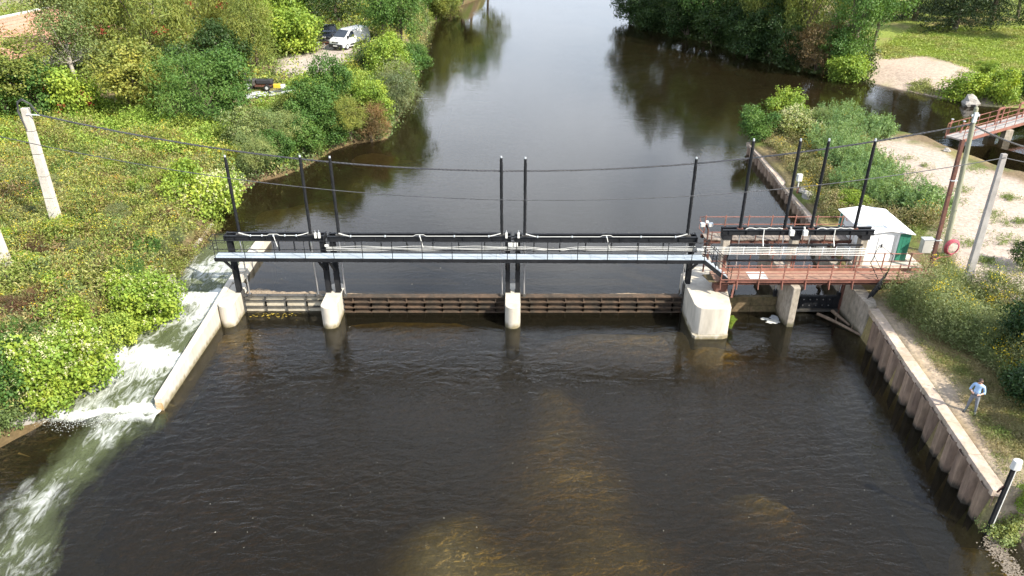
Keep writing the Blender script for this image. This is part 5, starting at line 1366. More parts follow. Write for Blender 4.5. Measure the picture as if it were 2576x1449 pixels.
# --- left bank trees: (kind, pixel of the foot, height, width, tone, label)
TL = [
 ('broad', 30, 300, 6.6, 8.2, 'olive', 'wide olive green dome of a tree in front of the tiled roof'),
 ('birch', 195, 215, 9.8, 5.8, 'pale', 'drooping pale green birch right of the tiled roof'),
 ('broad', -45, 330, 6.0, 6.5, 'green', 'green tree behind the pale pole with the cable loop'),
 ('shrub', 115, 305, 4.2, 5.0, 'green', 'dark green thicket between the domed tree and the pale pole'),
 ('willow', 290, 175, 8.5, 7.0, 'olive', 'olive willow right of the drooping birch'),
 ('willow', 395, 188, 11.5, 9.0, 'olive', 'tall olive willow filling the middle of the left grove'),
 ('broad', 320, 90, 11, 9, 'green', 'tall green tree behind the olive willows'),
 ('birch', 250, 120, 12, 7, 'olive', 'olive birch behind the drooping pale birch'),
 ('willow', 545, 140, 9.5, 8.0, 'yellow', 'golden yellow tree hung with red creeper'),
 ('willow', 648, 168, 9.0, 6.5, 'olive', 'slim olive willow beside the gravel patch'),
 ('shrub', 345, 292, 5.2, 5.8, 'yellow', 'yellow green bush in front of the left grove'),
 ('shrub', 405, 285, 4.4, 4.2, 'yellow', 'smaller yellow green bush touching the dark thicket'),
 ('fine', 505, 318, 5.6, 6.6, 'green', 'dark green rounded thicket next to the boat trailer'),
 ('shrub', 590, 290, 4.8, 4.6, 'green', 'deep green bush half hiding the boat trailer'),
 ('shrub', 470, 255, 4.8, 5.0, 'dark', 'shaded bush behind the rounded dark thicket'),
 ('knotweed', 195, 295, 3.6, 5.0, 'bright', 'bright creeper mound below the drooping birch'),
 ('knotweed', 735, 130, 4.0, 6.5, 'bright', 'bright lime bush bank left of the black car'),
 ('knotweed', 700, 95, 5.0, 6.5, 'bright', 'bright green bush behind the lime bush bank'),
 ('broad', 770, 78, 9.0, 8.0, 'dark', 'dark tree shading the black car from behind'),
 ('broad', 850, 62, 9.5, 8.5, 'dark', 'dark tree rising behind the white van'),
 ('broad', 620, 70, 11, 9, 'olive', 'olive tree behind the golden tree'),
 ('broad', 480, 60, 12, 9, 'olive', 'tall olive tree at the back of the left grove'),
 ('shrub', 560, 200, 5.0, 5.5, 'dark', 'dark bush at the edge of the gravel patch'),
 ('broad', 965, 112, 8.4, 6.8, 'green', 'leafy alder leaning over the roof of the white van'),
 ('broad', 1015, 130, 8.0, 6.8, 'green', 'alder overhanging the river right of the van'),
 ('broad', 1010, 55, 10, 8.5, 'green', 'tall alder upstream of the van alder'),
 ('broad', 1075, 30, 10.5, 8.0, 'olive', 'olive riverside tree farthest up the left shore'),
 ('shrub', 935, 172, 2.0, 3.0, 'dark', 'low dark bush at the rear wheel of the white van'),
 ('shrub', 985, 212, 4.4, 4.6, 'bright', 'bright green ash bush between van and river'),
 ('shrub', 1012, 232, 4.6, 4.4, 'green', 'green riverside bush below the overhanging alder'),
 ('fine', 1000, 292, 4.8, 4.6, 'silver', 'pale greyish willow bush at the water edge'),
 ('shrub', 945, 300, 3.4, 3.4, 'bright', 'light green bush beside the greyish willow bush'),
 ('fine', 935, 352, 3.4, 3.8, 'rusty', 'reddish brown bush above the bare earth bank'),
 ('shrub', 840, 290, 4.2, 3.8, 'green', 'bluish green bush at the foot of the gravel patch'),
 ('shrub', 790, 322, 3.6, 4.0, 'green', 'green bush in the middle of the river thicket'),
 ('fine', 880, 335, 3.2, 3.6, 'olive', 'olive bush left of the reddish bush'),
 ('shrub', 835, 362, 3.0, 3.6, 'green', 'deep green bush on the bare earth bank'),
 ('shrub', 765, 392, 3.2, 3.8, 'green', 'green bush leaning over the bend of the shore'),
 ('fine', 700, 372, 3.4, 4.0, 'pale', 'pale bush behind the bend of the shore'),
 ('shrub', 700, 425, 2.8, 3.4, 'green', 'green bush close to the first spindle tubes'),
 ('fine', 640, 420, 2.8, 3.4, 'pale', 'greyish bush behind the lime knotweed'),
 ('shrub', 625, 362, 2.8, 4.0, 'pale', 'pale blossoming elder bush above the meadow'),
 ('shrub', 745, 305, 2.4, 3.0, 'olive', 'olive bush between trailer and river thicket'),
 ('shrub', 1092, 52, 4.0, 5.2, 'olive', 'olive bush under the riverside tree farthest up the shore'),
 ('shrub', 1122, 24, 4.2, 6.0, 'green', 'green bush upstream of the last riverside tree'),
 ('shrub', 1160, 2, 4.5, 7.0, 'olive', 'olive bush at the last visible piece of left shore'),
 ('shrub', 1055, 175, 3.0, 3.6, 'green', 'green bush dipping into the river above the greyish willow bush'),
]
for i, (k, u, v, H, W, col, lab) in enumerate(TL):
    nm = {'broad': 'broadleaf_tree', 'birch': 'birch_tree', 'willow': 'willow_tree', 'shrub': 'shrub', 'fine': 'shrub', 'knotweed': 'bush'}[k]
    b = LB(u, v); gs = 1.22 if v < 330 else 1.1
    t = plant(nm, k, (b.x, b.y, b.z - .1), H * gs, W * gs, col, lab, 'tree' if k in ('broad', 'birch', 'willow') else 'bush', 'trees and bushes of the left bank', flowers=('cream', 60) if 'elder' in lab else None)
    if 'golden' in lab: vine(t, 'red', 200, H, W, 3, .2, .9)
    if 'mound' in lab: vine(t, 'red', 80, H, W, 4)
    if 'tall olive willow filling' in lab: vine(t, 'red', 60, H, W, 5, .2, .5)
# --- knotweed by the rapids
TK = [
 (535, 545, 3.1, 4.6, 'lime', 'lime knotweed bush hanging over the entrance of the rapids', 240),
 (470, 500, 2.6, 3.4, 'bright', 'green knotweed bush behind the lime one', 0),
 (380, 798, 2.4, 3.6, 'bright', 'large leaved knotweed bush beside the middle step of the rapids', 120),
 (320, 765, 2.0, 2.8, 'bright', 'knotweed bush inland of the rapids', 60),
 (335, 838, 1.5, 1.9, 'bright', 'small knotweed sprouting low over the rapids', 0),
 (285, 868, 1.7, 2.2, 'lime', 'yellowish knotweed bush at the second step of the rapids', 0),
 (190, 835, 1.9, 2.6, 'bright', 'knotweed bush standing among yellow meadow flowers', 0),
 (215, 950, 2.5, 3.6, 'bright', 'big knotweed bush covered in cream flower spikes by the foaming tail', 260),
 (90, 965, 2.5, 3.4, 'bright', 'cream flowered knotweed bush above the pale slab', 200),
 (10, 990, 2.4, 3.0, 'green', 'dark knotweed bush behind the pale slab', 60),
 (150, 1010, 2.0, 2.6, 'bright', 'knotweed bush drooping to the dark water', 120),
]
for u, v, H, W, col, lab, nf in TK:
    b = LB(u, v)
    plant('knotweed', 'knotweed', (b.x, b.y, b.z - .15), H * 1.05, W * 1.16, col, lab, 'bush', 'knotweed bushes along the rapids', flowers=('cream', nf) if nf else None)
# --- taller clumps standing out of the meadow
MC = [('fine', 'brown', 'rust brown dock clump', 'rust brown dock clumps of the left meadow', (
        (160, 690, 'downhill of the pole with the cable loop'), (240, 700, 'next to the bright knotweed'), (95, 640, 'between the two pale poles'), (330, 610, 'inland of the curved low wall'),
        (420, 560, 'close to the end of the curved low wall'), (30, 800, 'below the leaning pale pole'), (120, 770, 'behind the cream flowered knotweed'), (250, 470, 'high in the open meadow'))),
      ('fine', 'silver', 'grey green mugwort clump', 'grey green mugwort clumps of the left meadow', (
        (250, 690, 'touching the back of the bright knotweed'), (340, 660, 'between curved low wall and bright knotweed'), (300, 560, 'in the middle of the meadow'), (60, 560, 'left of the foot of the looped pole'),
        (200, 640, 'right of the foot of the looped pole'), (400, 640, 'at the near end of the curved low wall'), (130, 480, 'behind the looped pole'), (440, 610, 'on the brink above the rapids'))),
      ('knotweed', 'bright', 'fresh green leafy clump', 'fresh green leafy clumps of the left meadow', (
        (70, 690, 'between the feet of the two pale poles'), (20, 620, 'behind the leaning pale pole'), (160, 600, 'at the very foot of the looped pole'), (360, 480, 'inland of the lime knotweed'),
        (280, 430, 'under the sagging cables'), (20, 480, 'on the upper meadow left of the looped pole'), (150, 740, 'uphill of the yellow flowered knotweed'))),
      ('plume', 'green', 'dark feathery tansy clump', 'dark feathery tansy clumps of the left meadow', (
        (360, 640, 'halfway along the curved low wall'), (90, 500, 'just behind the looped pole'), (220, 560, 'in the flowery middle meadow'), (310, 700, 'rising behind the large leaved knotweed'),
        (45, 870, 'above the cream flowered knotweed'), (180, 440, 'near the bramble edge of the meadow')))]
for k, col, lab, grp, pts in MC:
    for u, v, where in pts:
        b = LB(u, v); s_ = VR.uniform(.8, 1.2)
        plant('weed_clump', k, (b.x, b.y, b.z - .1), 1.25 * s_, 1.9 * s_, col, lab + ' ' + where, 'weeds', grp)
# --- spit and right bank
TR = [
 ('shrub', 1958, 322, 4.6, 5.4, 'bright', 'tall green bush at the tip of the spit', 0),
 ('shrub', 1898, 352, 3.2, 4.0, 'green', 'green bush spilling over the tip of the sheet piles', 0),
 ('knotweed', 2005, 345, 2.6, 4.6, 'pale', 'cream blossoming bush behind the tip of the spit', 300),
 ('fine', 2050, 335, 2.8, 3.8, 'pale', 'pale bush between blossoming bush and feathery clumps', 0),
 ('plume', 2105, 335, 2.8, 3.6, 'blue', 'feathery blue green clump next to the side channel', 0),
 ('plume', 2100, 385, 2.6, 3.6, 'blue', 'broad feathery clump in the middle of the spit', 0),
 ('plume', 2160, 345, 2.2, 3.2, 'blue', 'feathery clump at the corner of the sandy ground', 0),
 ('plume', 2205, 345, 2.0, 2.2, 'blue', 'small feathery tuft on the channel shore', 0),
 ('plume', 2130, 430, 2.6, 3.4, 'blue', 'feathery clump left of the open sand', 0),
 ('plume', 2190, 462, 2.4, 3.2, 'blue', 'feathery clump behind the spindle tube by the shed', 0),
 ('plume', 2150, 490, 2.2, 2.8, 'blue', 'feathery clump among yellow flowers', 0),
 ('plume', 2250, 525, 2.4, 3.2, 'blue', 'feathery clump just behind the white shed', 0),
 ('plume', 2310, 545, 2.2, 2.8, 'blue', 'feathery clump at the right of the shed roof', 0),
 ('shrub', 2140, 535, 1.7, 2.4, 'bright', 'low bright bush behind the plank bridge', 0),
 ('fine', 2070, 420, 1.5, 2.2, 'weed', 'dull weed bush on the spit path', 0),
 ('plume', 2420, 378, 2.0, 2.4, 'pale', 'feathery tuft under the far footbridge landing', 0),
 ('plume', 2475, 392, 2.2, 2.8, 'pale', 'feathery clump under the far footbridge', 0),
 ('plume', 2540, 420, 1.8, 2.8, 'blue', 'grey green clump at the side channel past the footbridge', 0),
 ('shrub', 2500, 395, 1.5, 2.6, 'green', 'low green bush by the footbridge pier', 0),
 ('shrub', 2578, 680, 1.9, 2.4, 'dark', 'dark isolated bush on the open sand', 0),
 ('shrub', 2598, 1015, 3.0, 3.6, 'deep', 'dark leafy alder sapling next to the standing person', 0),
 ('shrub', 2592, 930, 3.8, 3.2, 'deep', 'dark alder sapling above the yellow goldenrod', 0),
 ('shrub', 2650, 1120, 2.4, 2.2, 'deep', 'dark alder sapling nearest the stone coping', 0),
 ('knotweed', 2520, 1345, 1.2, 2.0, 'pale', 'pale bramble bush at the foot of the near gauge post', 0),
 ('shrub', 2600, 1290, 1.6, 1.6, 'bright', 'bright green bush behind the near gauge post', 0),
]
for k, u, v, H, W, col, lab, nf in TR:
    b = RB(u, v)
    if k == 'plume': H *= 1.2; W *= 1.25
    plant({'plume': 'tamarisk_clump', 'knotweed': 'bush'}.get(k, 'shrub'), k, (b.x, b.y, b.z - .1), H, W, col, lab, 'bush', 'bushes of the spit and right bank', flowers=('cream', nf) if nf else None)
# --- far bank
TF = [
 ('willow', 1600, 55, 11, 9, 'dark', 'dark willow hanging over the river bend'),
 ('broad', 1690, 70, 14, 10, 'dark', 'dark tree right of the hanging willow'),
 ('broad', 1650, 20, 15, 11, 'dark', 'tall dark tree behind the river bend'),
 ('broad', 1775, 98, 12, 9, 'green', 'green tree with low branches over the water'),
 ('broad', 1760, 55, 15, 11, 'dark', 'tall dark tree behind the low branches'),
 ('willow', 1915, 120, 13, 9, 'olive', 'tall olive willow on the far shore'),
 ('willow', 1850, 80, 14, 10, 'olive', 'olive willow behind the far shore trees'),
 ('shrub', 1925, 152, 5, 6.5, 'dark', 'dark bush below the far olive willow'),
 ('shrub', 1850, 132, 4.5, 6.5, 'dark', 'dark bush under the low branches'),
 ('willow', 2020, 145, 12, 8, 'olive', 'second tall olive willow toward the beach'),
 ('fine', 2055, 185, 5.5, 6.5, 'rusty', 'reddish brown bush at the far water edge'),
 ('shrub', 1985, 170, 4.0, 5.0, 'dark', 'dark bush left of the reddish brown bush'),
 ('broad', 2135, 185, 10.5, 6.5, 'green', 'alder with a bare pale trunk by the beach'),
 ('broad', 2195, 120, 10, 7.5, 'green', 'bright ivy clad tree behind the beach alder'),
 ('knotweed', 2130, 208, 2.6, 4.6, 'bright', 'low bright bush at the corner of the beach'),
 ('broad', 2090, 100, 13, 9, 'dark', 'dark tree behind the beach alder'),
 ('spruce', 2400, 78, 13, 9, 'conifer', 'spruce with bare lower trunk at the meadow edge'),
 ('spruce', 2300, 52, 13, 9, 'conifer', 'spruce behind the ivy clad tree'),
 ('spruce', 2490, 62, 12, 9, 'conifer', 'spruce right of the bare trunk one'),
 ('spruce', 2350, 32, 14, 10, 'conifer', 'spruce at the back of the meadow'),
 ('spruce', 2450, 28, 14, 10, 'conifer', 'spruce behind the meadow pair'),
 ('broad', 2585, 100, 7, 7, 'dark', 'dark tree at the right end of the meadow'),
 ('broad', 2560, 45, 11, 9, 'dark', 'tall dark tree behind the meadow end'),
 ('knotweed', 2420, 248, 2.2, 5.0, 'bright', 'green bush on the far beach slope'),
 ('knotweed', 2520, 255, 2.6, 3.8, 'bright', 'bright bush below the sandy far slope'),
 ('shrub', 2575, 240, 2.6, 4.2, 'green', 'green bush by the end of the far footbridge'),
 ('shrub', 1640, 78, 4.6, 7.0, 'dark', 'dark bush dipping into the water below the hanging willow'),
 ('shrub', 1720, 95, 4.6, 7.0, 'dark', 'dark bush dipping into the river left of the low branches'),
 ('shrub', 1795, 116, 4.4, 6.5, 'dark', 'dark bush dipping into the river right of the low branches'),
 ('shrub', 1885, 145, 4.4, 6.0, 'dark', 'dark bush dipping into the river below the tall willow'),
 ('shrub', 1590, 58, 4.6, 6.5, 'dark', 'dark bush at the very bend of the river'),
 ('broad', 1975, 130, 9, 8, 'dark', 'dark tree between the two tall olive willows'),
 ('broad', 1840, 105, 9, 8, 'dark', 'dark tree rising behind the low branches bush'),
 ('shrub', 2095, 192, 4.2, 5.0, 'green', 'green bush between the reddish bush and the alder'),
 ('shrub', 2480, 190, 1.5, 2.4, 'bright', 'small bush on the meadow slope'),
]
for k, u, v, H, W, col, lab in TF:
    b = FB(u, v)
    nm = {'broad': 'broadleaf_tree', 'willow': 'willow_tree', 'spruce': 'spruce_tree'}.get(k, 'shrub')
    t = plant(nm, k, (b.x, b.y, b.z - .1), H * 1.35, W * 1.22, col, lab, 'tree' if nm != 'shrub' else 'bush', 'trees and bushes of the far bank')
# trees just beyond the frame along both shores, whose reflections reach into it
for x, y, H, W, k, col, lab in ((-12, 160, 15, 11, 'broad', 'olive', 'tall olive tree far up the left shore mirrored in the river'), (-9, 178, 16, 12, 'broad', 'green', 'tall green tree far up the left shore mirrored in the river'),
                                (-6, 200, 17, 12, 'broad', 'olive', 'last olive tree of the left shore mirrored in the river'), (-14, 143, 14, 10, 'willow', 'olive', 'willow far up the left shore mirrored in the river')):
    plant('broadleaf_tree' if k == 'broad' else 'willow_tree', k, (x, y, zl(x, y) - 1.6), H, W, col, lab, 'tree', 'trees and bushes of the left bank')

# --- low growth: meadow weeds, grass, flowers (uncountable)
def scatter(n, fpoly, rng):
    xs = [p[0] for p in fpoly]; ys = [p[1] for p in fpoly]
    x = rng.uniform(min(xs), max(xs), n * 3); y = rng.uniform(min(ys), max(ys), n * 3)
    k = polydist(fpoly, x, y) > 0
    return x[k][:n], y[k][:n]
def weeds(name, label, poly, n_tuft, per, h, leaf, tints, zf_, seed, mname='leaf_weed', density=None, spread=.13, up=.5, cat='weeds'):
    rng = np.random.default_rng(seed)
    x, y = scatter(n_tuft, poly, rng)
    if density is not None:
        k = rng.uniform(size=len(x)) < density(x, y); x, y = x[k], y[k]
    z = zf_(x, y); n = len(x)
    hh = h * (.15 + 3.0 * fbm(x, y, 1.7, seed) ** 1.9) * rng.uniform(.7, 1.2, n)
    f = rng.uniform(.05, 1, (n, per)) ** .8
    px = x[:, None] + rng.normal(0, spread, (n, per)) * (.5 + f); py = y[:, None] + rng.normal(0, spread, (n, per)) * (.5 + f); pz = z[:, None] + hh[:, None] * f
    c = np.stack([px, py, pz], -1).reshape(-1, 3)
    nrm = rng.normal(size=c.shape); nrm[:, 2] = np.abs(nrm[:, 2]) * up + .25
    co = leaf_quads(rng, c, nrm, leaf[0], leaf[1], -.5)
    patch = fbm(x, y, 3.0, seed + 3); patch2 = fbm(x, y, .8, seed + 5)
    T = np.array(tints); w = np.clip((patch * .6 + patch2 * .4 - .34) / .32, 0, .999) * (len(T) - 1)
    i0 = np.floor(w).astype(int); fr = (w - i0)[:, None]
    base = T[i0] * (1 - fr) + T[np.minimum(i0 + 1, len(T) - 1)] * fr
    ti = (base[:, None, :] * rng.uniform(.7, 1.35, (n, per, 1))).reshape(-1, 3)
    leafmat_name = 'leaf_plain'
    link(name, quads_mesh(name, co, leafmat_name, ti), label=label, cat=cat, kind='stuff')
    return x, y, z + hh
leafmat('leaf_plain', (1, 1, 1), .25)
def flowers(name, label, x, y, z, m, sz, col, seed, spread=.12):
    rng = np.random.default_rng(seed); n = len(x)
    c = np.stack([x[:, None] + rng.normal(0, spread, (n, m)), y[:, None] + rng.normal(0, spread, (n, m)), z[:, None] + rng.uniform(-.12, .08, (n, m))], -1).reshape(-1, 3)
    nrm = rng.normal(size=c.shape) * .5 + np.array([0, -.2, 1])
    ti = np.array(col)[None] * rng.uniform(.75, 1.15, (len(c), 1))
    link(name, quads_mesh(name, leaf_quads(rng, c, nrm, sz, sz * .8), 'leaf_plain', ti), label=label, cat='flowers', kind='stuff')
G1, G2, G3, G4 = (.21, .275, .055), (.14, .20, .055), (.29, .33, .07), (.34, .31, .13)
BR, YL, GB = (.19, .125, .065), (.33, .32, .06), (.12, .17, .075)
def in_left(x, y): return sstep(.3, 1.2, polydist(left_poly, x, y))
meadow = [tuple(LB(u, v))[:2] for u, v in ((-60, 330), (120, 330), (330, 345), (560, 400), (640, 470), (540, 560), (450, 680), (420, 770), (330, 870), (220, 1010), (100, 1060), (-40, 1075), (-260, 900), (-260, 560))]
TRL = ground_at(676, 250, zl)
def gravel_free(x, y): return in_left(x, y) * sstep(1.6, 2.6, np.hypot((x - TRL.x) / 1.2, y - TRL.y + .6)) * (1 - sstep(-.6, .8, polydist([(p.x, p.y) for p in gp], x, y) + (fbm(x, y, 2, 35) - .5) * 3))
x, y, zt = weeds('meadow_weeds', 'rough meadow weeds and dry grasses of the left bank', meadow, 12000, 20, 1.0, (.20, .06), [G2, G3, BR, G1, G3, G4, G1, GB, G4, BR], z_left, 201, density=in_left, spread=.2)
rng = np.random.default_rng(5)
k = (fbm(x, y, 2.6, 77) + rng.uniform(-.12, .12, len(x)) > .50) & (rng.uniform(size=len(x)) < .26)
flowers('meadow_flowers', 'yellow goldenrod and ragwort heads across the left meadow', x[k], y[k], zt[k], 6, .065, (.66, .50, .04), 210)
k = (fbm(x, y, 2.2, 79) > .62) & (rng.uniform(size=len(x)) < .2)
flowers('rusty_seedheads', 'rusty seed heads among the left meadow weeds', x[k], y[k], zt[k], 6, .08, (.36, .17, .06), 211)
mid_poly = [tuple(LB(u, v))[:2] for u, v in ((-80, 385), (-80, 250), (250, 270), (420, 300), (620, 310), (690, 250), (760, 200), (870, 180), (1000, 280), (960, 355), (850, 375), (760, 425), (640, 470), (560, 440), (400, 400), (330, 395), (120, 395))]
weeds('bank_cover', 'bright bramble and grass cover below the left grove', mid_poly, 13000, 14, .95, (.21, .10), [YL, (.25, .36, .06), (.20, .31, .05), (.30, .36, .07), (.16, .25, .05)], z_left, 203, density=gravel_free, spread=.2)
back_poly = [(-75, 78), (-30, 72), (-12, 85), (-14, 130), (-40, 140), (-80, 130)]
weeds('grove_undergrowth', 'dark undergrowth between the trees of the left grove', back_poly, 8000, 11, 1.3, (.34, .16), [G1, G2, G1, YL], z_left, 205, density=gravel_free, spread=.25)
edge = [tuple(P(u, v, 1.1))[:2] for u, v in ((600, 520), (560, 480), (640, 430), (780, 380), (900, 330), (985, 280), (1030, 190), (1040, 60), (1120, 20), (1085, 150), (1060, 270), (1010, 350), (900, 375), (780, 435), (660, 475))]
weeds('shore_growth', 'tangled low growth along the upper left shore', edge, 6500, 13, 1.1, (.26, .12), [G1, G2, GB, G4], z_left, 207, density=lambda x, y: sstep(-.2, .5, polydist(left_poly, x, y)), spread=.25)
lowl = [tuple(P(u, v, .8))[:2] for u, v in ((-40, 1120), (70, 1090), (150, 1045), (230, 990), (340, 860), (430, 730), (330, 780), (180, 900), (-40, 1000))]
weeds('shore_weeds', 'weeds fringing the rapids on the left shore', lowl, 3000, 13, .6, (.15, .07), [G1, G2, GB, G4], z_left, 208, density=lambda x, y: sstep(.1, .5, polydist(left_poly, x, y)))
wt_ = [tuple(P(u, v, 1.3))[:2] for u, v in ((425, 690), (455, 655), (500, 605), (535, 560), (548, 568), (512, 606), (468, 662), (440, 700))]
weeds('wall_weeds', 'weeds hanging over the low wall of the rapids', wt_, 380, 14, .55, (.16, .05), [G4, BR, G1, G3], lambda x, y: 1.05 + 0 * x, 209, spread=.2)
# right bank
rw = [tuple(RB(u, v))[:2] for u, v in ((2215, 762), (2330, 765), (2420, 745), (2500, 765), (2600, 800), (2640, 1000), (2560, 985), (2440, 900), (2330, 860), (2240, 790))]
x, y, zt = weeds('mugwort', 'tall pale green mugwort and weeds beside the red footbridge landing', rw, 5200, 22, 1.55, (.15, .032), [(.22, .25, .11), (.14, .19, .065), (.23, .26, .12), (.12, .165, .05), (.26, .26, .13), (.15, .21, .06)], z_right, 221, spread=.14)
k = (fbm(x, y, 1.6, 81) > .58) & (np.random.default_rng(3).uniform(size=len(x)) < .16)
flowers('goldenrod', 'yellow goldenrod heads in the right bank weeds', x[k], y[k], zt[k], 8, .065, (.74, .56, .015), 222, .13)
rg = [tuple(RB(u, v))[:2] for u, v in ((2200, 740), (2225, 775), (2305, 860), (2400, 980), (2450, 1060), (2540, 1230), (2640, 1250), (2640, 980), (2500, 800), (2420, 700), (2400, 640), (2300, 660))]
weeds('bank_grass', 'thin sunburnt grass on the right bank behind the coping', rg, 9000, 10, .2, (.12, .022), [(.25, .22, .10), (.15, .19, .05), (.29, .24, .13), (.13, .18, .045)], z_right, 223, density=lambda x, y: .15 + .85 * sstep(.40, .60, fbm(x, y, 1.8, 83)), spread=.12)
sp = [tuple(RB(u, v))[:2] for u, v in ((1915, 345), (2050, 315), (2150, 330), (2200, 390), (2300, 520), (2380, 585), (2200, 575), (2080, 560), (1990, 440))]
x, y, zt = weeds('spit_weeds', 'mixed weeds and dry stalks covering the spit', sp, 7500, 15, .8, (.17, .05), [(.20, .22, .07), (.25, .22, .10), (.14, .18, .06), (.30, .24, .13), (.17, .21, .06)], z_right, 225, density=lambda x, y: sstep(.42, .8, polydist(right_poly, x, y)), spread=.16)
k = (fbm(x, y, 1.8, 85) > .56) & (np.random.default_rng(4).uniform(size=len(x)) < .16)
flowers('spit_flowers', 'yellow and orange flower heads along the spit', x[k], y[k], zt[k], 6, .085, (.70, .47, .03), 226, .14)
tuft_c = [(2440, 615), (2480, 660), (2360, 480), (2300, 440), (2420, 480), (2500, 540), (2540, 500), (2330, 420), (2240, 470), (2280, 400), (2395, 505), (2540, 610), (2500, 700), (2540, 730), (2350, 605), (2380, 585), (2520, 560), (2450, 430), (2570, 560), (2330, 570), (2300, 580), (2260, 590), (2330, 640), (2400, 690), (2380, 660)]
xs_, ys_ = [], []
rng = np.random.default_rng(9)
for u, v in tuft_c:
    b = RB(u, v); m = int(rng.integers(25, 70)); s = rng.uniform(.25, .7)
    xs_.append(b.x + rng.normal(0, s, m)); ys_.append(b.y + rng.normal(0, s, m))
X_, Y_ = np.concatenate(xs_), np.concatenate(ys_); Z_ = z_right(X_, Y_); n = len(X_)
f = rng.uniform(.05, 1, (n, 10)); c = np.stack([X_[:, None] + rng.normal(0, .08, (n, 10)), Y_[:, None] + rng.normal(0, .08, (n, 10)), Z_[:, None] + .28 * f], -1).reshape(-1, 3)
link('sand_tufts', quads_mesh('sand_tufts', leaf_quads(rng, c, rng.normal(size=c.shape) + [0, 0, .4], .16, .03, -.6), 'leaf_plain', np.array([(.17, .22, .06)]) * rng.uniform(.7, 1.4, (len(c), 1))), label='scattered green tufts on the open sand', cat='grass', kind='stuff')
fm = [tuple(FB(u, v))[:2] for u, v in ((2200, 130), (2300, 70), (2576, 70), (2640, 150), (2640, 225), (2470, 185), (2330, 140), (2230, 150))]
weeds('far_meadow', 'short bright grass of the far meadow', fm, 9000, 9, .22, (.30, .07), [(.30, .37, .07), (.24, .33, .06), (.34, .33, .11), (.20, .28, .06)], z_far, 231, spread=.3)
fs = [tuple(FB(u, v))[:2] for u, v in ((2190, 215), (2300, 200), (2420, 190), (2640, 215), (2640, 265), (2480, 262), (2340, 240), (2230, 222))]
weeds('beach_tufts', 'weeds scattered over the far beach', fs, 2600, 9, .4, (.3, .07), [(.22, .28, .07), (.27, .26, .10)], z_far, 233, density=lambda x, y: sstep(.5, .62, fbm(x, y, 3, 87)), spread=.25)
fu = [tuple(FB(u, v))[:2] for u, v in ((1600, 70), (1800, 118), (1990, 180), (2190, 212), (2190, 120), (2100, 60), (1800, 20), (1640, 10))]
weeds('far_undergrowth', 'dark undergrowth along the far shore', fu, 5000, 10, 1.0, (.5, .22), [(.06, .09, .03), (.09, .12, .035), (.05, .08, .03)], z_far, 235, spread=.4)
# sprig on the broad pier
b = (12.12, 35.2, .05)
plant('pier_sprig', 'shrub', b, .75, .6, 'bright', 'small green sprig growing at the waterline of the broad pier', 'bush', var=0)
